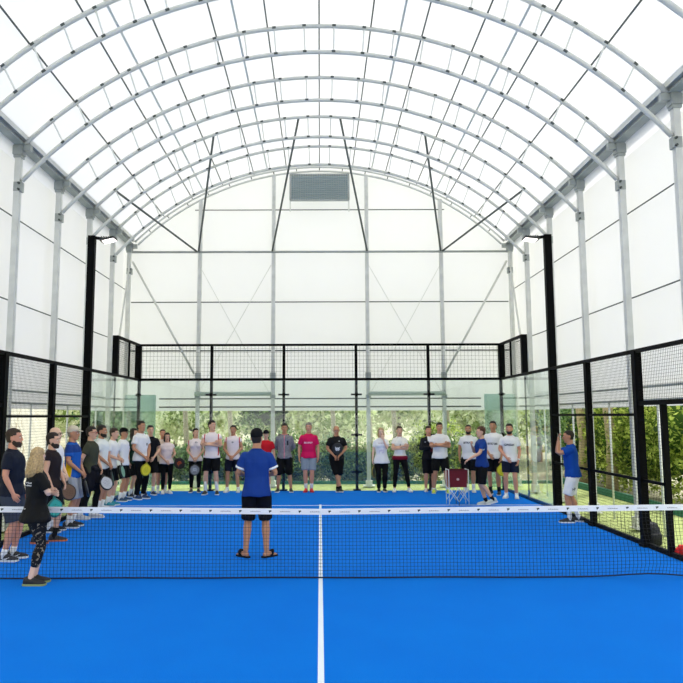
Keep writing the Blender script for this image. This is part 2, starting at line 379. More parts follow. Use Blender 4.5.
for s, sn in ((-1, 'left'), (1, 'right')):
    tag(MB().tube([(5.58 * s, YC - 0.05, 6.6), (3.68 * s, YC - 0.1, 3.25)], 0.032, 8).build('diagonal_brace', steel, smooth=True), 'long diagonal brace in the %s corner of the far end wall' % sn, 'brace', 'corner braces')
    for xa, za, xb, o_ in ((0.52, Z1 + math.sqrt(R1**2 - .52**2), 1.42, 'innermost'), (2.66, Z1 + math.sqrt(R1**2 - 2.66**2), 3.62, 'middle')):
        tag(MB().tube([(xa * s, 7.7, za), (xb * s, YC - 0.05, 6.90)], 0.028, 8).build('diagonal_brace', wire, smooth=True), '%s slanting roof strut on the %s, down to the end wall' % (o_, sn), 'brace', 'roof struts')
    tag(MB().tube([(5.1 * s, 7.7, 7.62), (3.66 * s, YC - 0.05, 6.90)], 0.028, 8).build('diagonal_brace', wire, smooth=True), 'low slanting strut from the %s eave to the end wall column' % sn, 'brace', 'roof struts')
    tag(MB().tube([(5.66 * s, 9.7, 2.6), (5.66 * s, 11.1, 6.5)], 0.028, 8).build('diagonal_brace', steel, smooth=True), 'steep slanting brace on the %s wall near the far corner' % sn, 'brace', 'wall braces')
    for a, b, o_ in (((3.6, 6.5), (1.45, 2.62), 'falling'), ((1.45, 6.5), (3.6, 2.62), 'rising')):
        tag(MB().tube([(a[0] * s, YC - 0.03, a[1]), (b[0] * s, YC - 0.03, b[1])], 0.009, 5).build('tension_cable', steel), 'thin crossed tension cable %s outward, %s half of end wall' % ('rising' if o_ == 'falling' else 'falling', sn), 'cable', 'tension cables')
    # fabric roll between columns
    tag(MB().tube([(1.42 * s, YC - 0.12, 2.66), (3.65 * s, YC - 0.12, 2.66)], 0.06, 10).build('rolled_blind', mat('grey_green_roll', 'a9b8b0', 0.7), smooth=True), 'rolled grey blind between the %s end wall columns' % sn, 'blind', 'rolled blinds')
# vent
t = thing('roof_vent', 'rectangular blue grey louvred vent high on the far end wall', 'vent', (0, 11.1, 8.46))
fr = MB()
for a, b in (((-.88, 0, 0), (.88, 0, 0)), ((-.88, 0, .80), (.88, 0, .80)), ((-.88, 0, 0), (-.88, 0, .80)), ((.88, 0, 0), (.88, 0, .80))): fr.bar(a, b, 0.05)
fr.build('frame', steel_d, t)
m = MB()
for i in range(12): m.box((0, 0, 0.05 + i * 0.062), (1.72, 0.06, 0.008), Matrix.Rotation(0.75, 3, 'X'))
tag(m.build('louvre', mat('blue_grey_louvre', 'a9bcc2', 0.5, 0.0), t))
m = MB()
for i in range(25): m.box((-0.85 + i * 0.071, -0.035, 0.4), (0.008, 0.008, 0.78))
m.build('grille', steel, t)
MB().box((0, 0.06, 0.4), (1.72, 0.02, 0.78)).build('backing', mat('vent_backing', 'd2dcde', 0.8), t)
for x in (-.88, .88): MB().box((x, 0, -0.17), (0.035, 0.035, 0.36)).build('leg', steel, t)

# ---------------------------------------------------------------- court enclosure
blk = mat('black_powder_coat', '060708', 0.6, 0.0, var=0.1, vscale=8, spec=0.08)
wirem = mat('black_mesh_wire', '090a0b', 0.7, 0.0, spec=0.05)
GL = glass_mat('green_tinted_glass', (0.95, 0.985, 0.965, 1), 0.03, (0.72, 0.82, 0.79))
GP = glass_mat('teal_glass_panel', (0.66, 0.80, 0.76, 1), 0.22, (0.42, 0.56, 0.53))
def wires(m, p0, du, dv, L, H, step, r):
    """grid of thin wires in the plane of unit vectors du, dv"""
    p0 = Vector(p0); du = Vector(du); dv = Vector(dv)
    nu = round(L / step); nv = round(H / step)
    for i in range(1, nu): m.bar(p0 + du * (i * L / nu), p0 + du * (i * L / nu) + dv * H, r)
    for i in range(1, nv): m.bar(p0 + dv * (i * H / nv), p0 + dv * (i * H / nv) + du * L, r)
POSTW = 0.12
backx = [-5, -3, -1, 1, 3, 5]
bn = {-5: 'left corner', -3: 'first from the left', -1: 'second from the left', 1: 'third from the left', 3: 'fourth from the left', 5: 'right corner'}
for x in backx:
    cor = abs(x) == 5
    lb = ('black corner post where back glass meets %s glass' % ('left' if x < 0 else 'right')) if cor else 'slim black post of the back glass wall, %s' % bn[x]
    t = thing('fence_post', lb, 'post', (x, 10.06, 0), 0, 'black posts of the court enclosure')
    MB().box((0, 0, 2.0), (0.075, 0.08, 4.0)).build('upright', blk, t)
    if cor: MB().box((0.03 * (1 if x > 0 else -1), -0.02, 3.5), (0.16, 0.14, 1.0)).build('upper_box', blk, t)
    for z in (0.5, 1.5, 2.6): MB().box((0, -0.06, z), (0.30 if not cor else 0.16, 0.02, 0.05)).box((0, -0.06, z), (0.08, 0.04, 0.09)).build('glass_clamp', blk, t)
    MB().box((0, 0.06, 0.01), (0.2, 0.3, 0.02)).build('base_plate', blk, t)
for i in range(5):
    x = backx[i] + 1; o_ = ['leftmost', 'second from left', 'middle', 'second from right', 'rightmost'][i]
    tag(MB().box((x, 9.99, 1.5), (1.985, 0.012, 2.98)).build('glass_panel', GL), '%s clear glass panel of the back wall' % o_, 'glass panel', 'glass panels of the court')
    t = thing('mesh_panel', '%s black wire mesh panel above the back glass' % o_, 'mesh panel', (x, 10.0, 3.0), 0, 'wire mesh panels above the back glass')
    m = MB(); wires(m, (-1, 0, 0.03), (1, 0, 0), (0, 0, 1), 2, 0.95, 0.1, 0.0045); m.build('wire_mesh', wirem, t)
    MB().bar((-1, 0, 0.02), (1, 0, 0.02), 0.05, 0.07).build('bottom_rail', blk, t)
    MB().bar((-1, 0, 0.975), (1, 0, 0.975), 0.05, 0.06).build('top_rail', blk, t)
for s, sn in ((-1, 'left'), (1, 'right')):
    x = 5.0 * s
    tag(MB().box((x, 9.0, 1.5), (0.012, 1.96, 2.98)).build('glass_panel', GL), 'far clear glass panel of the %s side wall' % sn, 'glass panel', 'glass panels of the court')
    tag(MB().box((x, 7.0, 1.5), (0.012, 1.96, 2.98)).build('glass_panel', GL), 'near clear glass panel of the %s side, beside the lamp post' % sn, 'glass panel', 'glass panels of the court')
    # step post at y = 8
    t = thing('fence_post', 'black post on the %s glass wall with raised upper box' % sn, 'post', (x + 0.05 * s, 8.0, 0), 0, 'black posts of the court enclosure')
    MB().box((0, 0, 1.5), (0.03, 0.05, 3.0)).build('upright', blk, t)
    MB().box((0, 0, 3.5), (0.14, 0.12, 1.02)).build('upper_box', blk, t)
    t = thing('mesh_panel', 'raised wire mesh panel above the far %s side glass' % sn, 'mesh panel', (x, 8.0, 3.0), 0, 'wire mesh panels above the side glass')
    m = MB(); wires(m, (0, 0.05, 0.03), (0, 1, 0), (0, 0, 1), 1.95, 0.95, 0.05, 0.004); m.build('wire_mesh', wirem, t)
    MB().bar((0, 0, 0.975), (0, 2, 0.975), 0.06).build('top_rail', blk, t)
    MB().bar((0, 0, 0.02), (0, 2, 0.02), 0.06).build('bottom_rail', blk, t)
    MB().bar((0, 1.0, 0.02), (0, 1.0, 0.975), 0.04).build('stile', blk, t)
    # rail over the near glass
    tag(MB().bar((x, 6.0, 3.02), (x, 8.0, 3.02), 0.06).build('top_rail', blk), 'black rail on top of the near %s glass panel' % sn, 'rail', 'glass top rails')
    tag(MB().bar((x + 0.03 * s, -3, 0.035), (x + 0.03 * s, 10, 0.035), 0.06, 0.07).build('bottom_rail', blk), 'black base rail along the %s edge of the blue court' % sn, 'rail', 'base rails')
    # light pole
    t = thing('light_pole', 'tall black floodlight pole on the %s side of the court' % sn, 'lamp post', (x + 0.05 * s, 6.0, 0), 0, 'floodlight poles')
    MB().box((0, 0, 3.0), (0.155, 0.12, 6.0)).build('pole', blk, t)
    MB().box((0, 0, 0.02), (0.3, 0.3, 0.04)).build('base_plate', blk, t)
    MB().bar((0, 0, 5.97), (-0.24 * s, -0.05, 5.92), 0.06).build('arm', blk, t)
    ang = (0.10 if s > 0 else -0.22)
    Rm = Matrix.Rotation(ang, 3, 'Y')
    hd = MB().box((-0.38 * s, -0.05, 5.90), (0.32, 0.26, 0.05), Rm)
    for i in range(6): hd.box((-0.38 * s + (i - 2.5) * 0.05, -0.05, 5.935), (0.012, 0.22, 0.04), Rm)
    h = hd.build('lamp_head', mat('dark_lamp_housing', '3a3d3e', 0.5, 0.4), t)
    MB().box((-0.40 * s, -0.06, 5.868), (0.25, 0.22, 0.02), Rm).build('lamp_glass', mat('lit_lamp_glass', 'fff6f2', 0.3, emit='fff4ee', estr=5 if True else 0), h)
    ld = bpy.data.lights.new('floodlight_beam', 'AREA'); ld.energy = 8; ld.size = 0.3; ld.color = (1, .96, .92)
    lo = bpy.data.objects.new('floodlight_beam', ld); C.objects.link(lo); lo.parent = t; lo.location = (-0.40 * s, -0.05, 5.84)
    # side fence posts and bays
    for y, wd, o_ in ((4.0, 0.09, 'second'), (2.0, 0.115, 'nearest thick')):
        t = thing('fence_post', '%s black post of the %s mesh fence' % (o_, sn), 'post', (x + 0.01 * s, y, 0), 0, 'black posts of the court enclosure')
        MB().box((0, 0, 1.51), (wd, 0.12, 3.02)).build('upright', blk, t)
        MB().box((0, 0, 0.02), (0.15, 0.17, 0.04)).build('base_plate', blk, t)
    for y0, o_ in ((4.0, 'far'), (2.0, 'near')):
        t = thing('mesh_panel', '%s full height wire mesh panel of the %s fence' % (o_, sn), 'mesh panel', (x, y0, 0), 0, 'full height wire mesh panels')
        m = MB(); wires(m, (0, 0, 0.06), (0, 1, 0), (0, 0, 1), 2, 2.94, 0.05, 0.003); m.build('wire_mesh', wirem, t)
        MB().bar((0, 0, 3.02), (0, 2, 3.02), 0.06, 0.06).build('top_rail', blk, t)
        MB().bar((0, 0, 2.02), (0, 2, 2.02), 0.04, 0.045).build('middle_rail', blk, t)
        MB().bar((0, 0, 1.01), (0, 2, 1.01), 0.04, 0.045).build('lower_rail', blk, t)
    t = thing('mesh_panel', 'wire mesh panel over the doorway in the %s fence' % sn, 'mesh panel', (x, 0.0, 2.2), 0, 'wire mesh panels over doorways')
    m = MB(); wires(m, (0, -2, 0.03), (0, 1, 0), (0, 0, 1), 4, 0.78, 0.05, 0.003); m.build('wire_mesh', wirem, t)
    MB().bar((0, -2, 0.82), (0, 2, 0.82), 0.06, 0.06).build('top_rail', blk, t)
    MB().bar((0, -2, 0.0), (0, 2, 0.0), 0.06, 0.07).build('bottom_rail', blk, t)
    # gate beside the doorway
    t = thing('mesh_panel', 'narrow low mesh panel between nearest thick post and %s doorway' % sn, 'mesh panel', (x, 1.27, 0), 0, 'narrow mesh panels at the doorways')
    m = MB(); wires(m, (0, 0, 0.06), (0, 1, 0), (0, 0, 1), 0.73, 2.12, 0.05, 0.003); m.build('wire_mesh', wirem, t)
    MB().box((0.03 * s, 0, 1.1), (0.085, 0.06, 2.2)).build('door_jamb', blk, t)
    MB().bar((0, 0, 1.01), (0, 0.73, 1.01), 0.04, 0.045).build('lower_rail', blk, t)
    # teal glass panel behind the corner
    t = tag(MB().box((5.18 * s, 10.9, 1.31), (0.9, 0.03, 2.64)).build('teal_panel', GP), 'tall translucent teal panel standing behind the %s glass corner' % sn, 'panel', 'teal corner panels')

# ---------------------------------------------------------------- net
t = thing('padel_net', 'black mesh net with white printed tape stretched across the court', 'net', (0, 0, 0))
def ntop(x): return 0.848 + 0.05 * (abs(x) / 5) ** 1.0
m = MB(); nx = round(9.9 / 0.045)
def npos(x, f):  # f 0 bottom .. 1 top
    slack = 0.05 * math.exp(-((x - 4.1) / 0.45) ** 2) * (1 - f) ** 3
    ripple = 0.012 * math.sin(x * 3.1) * (1 - f)
    return Vector((x + 0.06 * math.exp(-((x - 4.1) / 0.4) ** 2) * math.sin(f * 5) * (1 - f), -ripple - 0.06 * (1 - f) * math.exp(-((x - 4.1) / 0.5) ** 2), 0.012 + slack + (ntop(x) - 0.03) * f))
NV = 19
for i in range(nx + 1):
    x = -4.95 + 9.9 * i / nx
    for j in range(0, NV, 3 if abs(x - 4.1) < 1.5 else NV):
        j2 = min(j + (3 if abs(x - 4.1) < 1.5 else NV), NV)
        m.bar(npos(x, j / NV), npos(x, j2 / NV), 0.0032)
for j in range(NV + 1):
    f = j / NV; n = 44
    for i in range(n): m.bar(npos(-4.95 + 9.9 * i / n, f), npos(-4.95 + 9.9 * (i + 1) / n, f), 0.0032)
m.build('netting', mat('black_net_cord', '0d1014', 0.8), t)
m = MB(); n = 44
m.tube([npos(-4.95 + 9.9 * i / n, 0) for i in range(n + 1)], 0.009, 5); m.build('bottom_cord', mat('dark_bottom_cord', '06152e', 0.8), t)
tape = marked('white_net_tape', 'f2f3f5', [])
nn = _m['white_net_tape'].node_tree
m = MB(); n = 40; P = []
for i in range(n + 1):
    x = -4.98 + 9.96 * i / n; z = ntop(x)
    P += [Vector((x, -0.012, z - 0.070)), Vector((x, -0.012, z)), Vector((x, 0.012, z)), Vector((x, 0.012, z - 0.070))]
m.v = P; 
for i in range(n):
    a = 4 * i
    for k in range(4): m.f.append((a + k, a + (k + 1) % 4, a + 4 + (k + 1) % 4, a + 4 + k)); m.mi.append(0)
m.f += [(0, 3, 2, 1), (4 * n, 4 * n + 1, 4 * n + 2, 4 * n + 3)]; m.mi += [0, 0]
tp = m.build('tape', tape, t)
inkd = mat('dark_print_ink', '22342f', 0.7); inkg = mat('grey_print_ink', '8d8d98', 0.7)
m = MB(); m2 = MB()
for i in range(-13, 13):
    x = 0.113 + i * 0.3745; z = ntop(x) - 0.035
    yy = -0.0145
    # small rounded flag-like emblem
    m.add([(x - .016, yy, z + .014), (x + .018, yy, z + .016), (x + .020, yy, z + .002), (x + .004, yy, z - .004), (x - .004, yy, z - .018), (x - .010, yy, z - .004)], [(0, 1, 2, 3, 4, 5)])
    # tiny word mark
    xx = x + 0.13
    for k in range(10):
        h_ = (0.010, 0.007, 0.012, 0.007)[k % 4]
        m2.add([(xx + k * .013, yy, z - .006), (xx + k * .013 + .009, yy, z - .006), (xx + k * .013 + .009, yy, z - .006 + h_), (xx + k * .013, yy, z - .006 + h_)], [(0, 1, 2, 3)])
m.build('emblem', inkd, tp); m2.build('word_mark', inkg, tp)
for s in (-1, 1):
    MB().box((4.99 * s, 0, 0.46), (0.06, 0.06, 0.92)).build('net_post', blk, t)

# ---------------------------------------------------------------- vegetation
LM = {'fresh': leaf_mat('fresh_leaves', '3a6214', 'dcea7a'), 'dark': leaf_mat('dark_leaves', '2a5026', 'a3c47c'),
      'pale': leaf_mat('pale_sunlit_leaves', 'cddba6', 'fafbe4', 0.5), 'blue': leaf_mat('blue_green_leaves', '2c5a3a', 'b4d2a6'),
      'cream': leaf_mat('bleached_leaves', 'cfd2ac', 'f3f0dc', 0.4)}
corem = {k: mat('core_shade_' + k, c, 0.9) for k, c in (('fresh', '3a5a1c'), ('dark', '24401f'), ('pale', '8fa860'), ('blue', '2f5238'), ('cream', 'c8c6a0'))}  # solid bush cores; the shade between leaves is put into their colour
bark = mat('grey_brown_bark', '7c705c', 0.9, var=0.25, vscale=12, bump=0.5, bscale=30)
def leaves(m, c, rad, n, ls, seed):
    rnd = random.Random(seed); c = Vector(c)
    for _ in range(n):
        d = Vector((rnd.gauss(0, 1), rnd.gauss(0, 1), rnd.gauss(0, 1))).normalized()
        k = 1 + 0.45 * noise.noise(d * 2.3 + Vector((seed, 0, 0)))
        rr = k * (0.78 + 0.26 * rnd.random())
        p = c + Vector((d.x * rad[0] * rr, d.y * rad[1] * rr, d.z * rad[2] * rr))
        if p.z < 0.0: p.z = rnd.random() * 0.2
        M = Matrix.Rotation(rnd.random() * 6.28, 3, 'Z') @ Matrix.Rotation(rnd.gauss(0.3, 0.7), 3, 'X') @ Matrix.Rotation(rnd.gauss(0, 0.5), 3, 'Y')
        s_ = ls * (0.6 + 0.8 * rnd.random())
        q = [Vector((0, -s_, 0)), Vector((s_ * .55, 0, s_ * .12)), Vector((0, s_, 0)), Vector((-s_ * .55, 0, s_ * .12))]
        m.add([p + M @ v for v in q], [(0, 1, 2, 3)])
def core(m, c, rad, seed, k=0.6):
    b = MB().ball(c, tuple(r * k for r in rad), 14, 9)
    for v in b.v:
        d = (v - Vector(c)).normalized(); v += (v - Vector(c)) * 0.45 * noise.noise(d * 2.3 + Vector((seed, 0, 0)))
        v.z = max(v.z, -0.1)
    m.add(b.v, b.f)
def bush(name, label, cat, loc, rad, n, ls, kind, seed, grp, trunk=None, blobs=None):
    t = thing(name, label, cat, loc, 0, grp)
    z0 = trunk or 0; m = MB(); cm = MB()
    rnd = random.Random(seed)
    bl = blobs or 3
    for i in range(bl):
        off = Vector((rnd.uniform(-.45, .45) * rad[0], rnd.uniform(-.35, .35) * rad[1], rnd.uniform(-.25, .3) * rad[2])) if i else Vector((0, 0, 0))
        sc_ = 1 if i == 0 else rnd.uniform(.55, .75); rr = tuple(r * sc_ for r in rad); cc = Vector((0, 0, z0 + rad[2] * 0.85)) + off
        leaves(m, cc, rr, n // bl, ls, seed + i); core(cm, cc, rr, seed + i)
    m.build('foliage', LM[kind], t); cm.build('shade_core', corem[kind], t, True)
    if trunk:
        MB().tube([(0, 0, -0.1), (0.04, 0, z0 * .5), (-0.02, 0.03, z0 + rad[2] * .5)], [0.14, 0.11, 0.08], 9).build('trunk', bark, t, True)
    return t
# low shrubs beyond the back kerb
G = 'shrubs beyond the back glass'
pos = [(-5.3, 'leftmost'), (-4.1, 'second'), (-2.9, 'third'), (-1.8, 'fourth'), (-0.7, 'fifth'), (0.4, 'sixth'), (1.5, 'seventh'), (2.6, 'eighth'), (3.7, 'ninth'), (4.9, 'rightmost')]
for i, (x, o_) in enumerate(pos):
    h_ = [0.55, 0.5, 0.62, 0.66, 0.7, 0.62, 0.55, 0.58, 0.86, 0.7][i]
    kd = ['blue', 'dark', 'dark', 'blue', 'dark', 'blue', 'dark', 'dark', 'fresh', 'dark'][i]
    bush('low_shrub', '%s low green shrub in the row beyond the back glass%s' % (o_, '' if i in (0, 9) else ', counted from the left'), 'shrub', (x, 13.1 + 0.3 * (i % 2), -0.1), (0.95, 0.6, h_ * 1.25), 4600, 0.055, kd, 20 + i, G)
G = 'trees beyond the back glass'
tl = [(-8.6, 21, 2.2, 1.4, 'pale'), (-5.2, 19, 1.9, 1.1, 'pale'), (-2.1, 22, 2.3, 1.3, 'dark'), (0.6, 19.5, 1.8, 1.0, 'pale'), (3.6, 22.5, 2.3, 1.5, 'pale'), (6.6, 20, 2.0, 1.1, 'blue'), (9.8, 22, 2.5, 1.0, 'fresh')]
on_ = ['leftmost', 'second from left', 'third from left', 'middle', 'third from right', 'second from right', 'rightmost']
for i, (x, y, r, tr, kd) in enumerate(tl):
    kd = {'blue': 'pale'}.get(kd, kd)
    bush('background_tree', '%s %s tree standing far beyond the back glass' % (on_[i], {'pale': 'pale sunlit', 'dark': 'darker green', 'blue': 'blue green', 'fresh': 'fresh green'}[kd]), 'tree', (x, y, -0.1 + max(0, y - 18) * .035), (r, r * .8, r * .85), 6500, 0.12, kd, 60 + i, G, tr, 5)
G = 'distant trees beyond the back glass'
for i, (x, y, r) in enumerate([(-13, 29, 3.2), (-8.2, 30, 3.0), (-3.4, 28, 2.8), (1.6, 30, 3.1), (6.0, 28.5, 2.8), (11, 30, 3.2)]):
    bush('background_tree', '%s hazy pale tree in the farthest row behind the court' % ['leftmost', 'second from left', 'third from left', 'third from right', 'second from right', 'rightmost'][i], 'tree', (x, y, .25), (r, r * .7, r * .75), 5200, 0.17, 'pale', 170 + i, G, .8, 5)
# slim bare trunks seen through the glass
for i, (x, y) in enumerate([(-4.6, 14.6), (-3.2, 15.5), (0.45, 15.2), (1.75, 15.8), (2.55, 14.9), (4.4, 15)]):
    t = thing('tree_trunk', 'slim grey tree trunk beyond the back glass, %s from the left' % ['first', 'second', 'third', 'fourth', 'fifth', 'sixth'][i], 'tree trunk', (x, y, -0.1), 0, 'slim trunks beyond the back glass')
    MB().tube([(0, 0, -0.1), (0.05, 0, 1.3), (-0.03, 0, 2.6), (0.1, 0, 5.5)], [0.11, 0.09, 0.08, 0.06], 9).build('bark', mat('light_grey_bark', 'a39b88', 0.9, var=0.2, vscale=10), t, True)
    m = MB(); leaves(m, (0.05, 0, 5.6), (1.1, 1.0, 0.9), 500, 0.09, 300 + i); m.build('foliage', LM['pale'], t)
# right hedge
G = 'hedge shrubs outside the right wall'
for i, (x, y, r, kd) in enumerate([(9.6, 17.2, 1.7, 'blue'), (9.3, 14.6, 1.6, 'dark'), (9.2, 12.2, 1.7, 'fresh'), (9.1, 9.9, 1.7, 'fresh'), (9.2, 7.6, 1.7, 'fresh'), (9.1, 5.3, 1.6, 'fresh'), (9.1, 3.1, 1.6, 'fresh')]):
    bush('tall_shrub', 'tall bright green leafy shrub outside the right wall, %s' % ['the farthest', 'second farthest', 'third farthest', 'fourth farthest', 'third nearest', 'second nearest', 'the nearest'][i], 'shrub', (x, y, -0.1), (1.35, 1.35, r), 7000, 0.065, kd, 90 + i, G, None, 5)
# two peeling trunks on the right
for x, y, o_ in ((8.0, 10.2, 'nearer'), (8.3, 13.0, 'farther')):
    MBt = MB().tube([(x, y, -0.1), (x + 0.05, y, 1.2), (x - 0.05, y, 2.6), (x, y, 4.2)], [0.17, 0.14, 0.13, 0.1], 9)
    tag(MBt.build('tree_trunk', mat('pale_peeling_bark', 'b6a684', 0.9, var=0.25, vscale=8), smooth=True), '%s pale tree trunk outside the right fence' % o_, 'tree trunk', 'pale trunks outside the right fence')
# left: pale rendered wall with dry twigs climbing it
tag(MB().box((-9.0, 3, 1.5), (0.3, 22, 3.4)).build('garden_wall', mat('sunlit_cream_wall', 'f6f3e8', 0.9, var=0.05, vscale=3)), 'pale rendered wall outside the left side of the tent', 'garden wall')
for i, y in enumerate([2.5, 5.0, 7.6, 10.2]):
    rnd = random.Random(400 + i); m = MB()
    for q in range(26):
        p0 = Vector((rnd.uniform(-.05, .05), rnd.uniform(-1.0, 1.0), rnd.uniform(0, 1.2))); pts = [p0]
        for r_ in range(5): pts.append(pts[-1] + Vector((rnd.uniform(-.03, .03), rnd.uniform(-.3, .3), rnd.uniform(.1, .35))))
        m.tube(pts, [.012, .010, .009, .007, .005, .003], 5)
    tag(m.build('dry_climber', mat('dry_twig', 'b39a72', 0.9), smooth=True, loc=(-8.62, y, -0.2)), 'leafless tan climbing twigs on the pale wall, %s clump' % ['nearest', 'second nearest', 'second farthest', 'farthest'][i], 'climber', 'dry climbers on the pale wall')
bush('background_tree', 'green tree seen through the far left glass corner', 'tree', (-7.6, 16.0, -0.1), (1.3, 1.2, 1.6), 3500, 0.09, 'blue', 151, None, 0.8, 4)

# ---------------------------------------------------------------- people
skin_c = {'light': 'dfae92', 'tan': 'c48d6c', 'fair': 'ebc3aa', 'ruddy': 'd89a80'}
hair_c = {'dark': '231b17', 'brown': '38281d', 'blonde': 'b89c70', 'grey': '8b857c', 'none': '231b17', 'ginger': '4f2e1e'}
def skinm(k): return mat('skin_' + k, skin_c[k], 0.55, spec=0.35)
def hairm(k): return mat('hair_' + k, hair_c[k], 0.7, var=0.35, vscale=45, bump=0.6, bscale=80)
def cloth(c): return mat('cloth_' + c, c, 0.85, bump=0.35, bscale=14, spec=0.15)
lipm = mat('lips', 'a85a50', 0.5); eyew = mat('eye_white', 'e9e6e0', 0.3); eyed = mat('eye_iris', '20150f', 0.3)
pending = []          # (object, voxel, smooth iterations, extra MB, wrinkle)
def remesh_obj(mb, name, mats, parent, voxel, extra=None, wrinkle=0.0, smooth=2):
    o = mb.build(name, mats, parent, True)
    r = o.modifiers.new('r', 'REMESH'); r.mode = 'VOXEL'; r.voxel_size = voxel; r.use_smooth_shade = True
    sm = o.modifiers.new('s', 'SMOOTH'); sm.factor = 0.5; sm.iterations = smooth
    pending.append((o, extra, wrinkle)); return o
def flush():
    dg = bpy.context.evaluated_depsgraph_get(); dg.update()
    for o, extra, wr in pending:
        me = bpy.data.meshes.new_from_object(o.evaluated_get(dg)); old = o.data
        o.modifiers.clear(); mats = [m for m in old.materials]
        me.materials.clear()
        for m in mats: me.materials.append(m)
        if wr:
            for v in me.vertices:
                k = wr * noise.noise(Vector((v.co.x * 9, v.co.y * 9, v.co.z * 6)) + Vector((hash(o.name) % 50, 0, 0)))
                v.co += v.normal * k
        if extra:
            bm = bmesh.new(); bm.from_mesh(me)
            for f in bm.faces: f.material_index = 0
            base = [bm.verts.new(p) for p in extra.v]
            for f, mi in zip(extra.f, extra.mi):
                try: fc = bm.faces.new([base[i] for i in f]); fc.material_index = mi; fc.smooth = True
                except ValueError: pass
            bm.to_mesh(me); bm.free()
        me.name = old.name
        o.data = me; bpy.data.meshes.remove(old)
    pending.clear()

def ik(a, b, l1, l2, pole):
    a, b = Vector(a), Vector(b); d = b - a; L = min(d.length, (l1 + l2) * 0.999); dn = d.normalized()
    x = (l1 * l1 - l2 * l2 + L * L) / (2 * L); h = math.sqrt(max(0, l1 * l1 - x * x))
    p = Vector(pole); p = (p - dn * p.dot(dn)).normalized()
    return a + dn * x + p * h, a + dn * L

ARMS = {  # elbow, wrist (for the arm on +x; mirrored for -x), palm normal
 'down': ((.235, .02, 1.13), (.245, -.03, .885), (-1, 0, 0)),
 'down_in': ((.225, .01, 1.13), (.20, -.09, .90), (-1, 0, 0)),
 'front': ((.245, -.02, 1.15), (.06, -.19, .955), (-.4, 1, 0)),
 'crossed': ((.235, -.09, 1.16), (-.06, -.215, 1.19), (0, 1, 0)),
 'crossed2': ((.235, -.09, 1.17), (-.09, -.175, 1.23), (0, 1, 0)),
 'behind': ((.245, .07, 1.15), (.06, .17, 1.0), (0, -1, 0)),
 'face': ((.16, -.16, 1.19), (.05, -.18, 1.43), (0, 1, 0)),
 'prop': ((.225, -.06, 1.15), (-.10, -.19, 1.16), (0, 1, 0)),
 'forward': ((.255, -.02, 1.15), (.17, -.24, 1.11), (-1, 0, 0)),
 'clasp': ((.225, -.03, 1.15), (.05, -.22, 1.07), (-.6, 1, 0)),
 'photo': ((.16, -.24, 1.33), (.07, -.20, 1.56), (0, 1, 0)),
 'reach': ((.21, -.12, 1.17), (.15, -.34, 1.04), (0, 0, -1)),
 'chest': ((.20, -.10, 1.18), (.06, -.20, 1.32), (0, 1, 0)),
 'hip': ((.30, .04, 1.15), (.17, -.02, 1.0), (-1, 0, 0)),
}
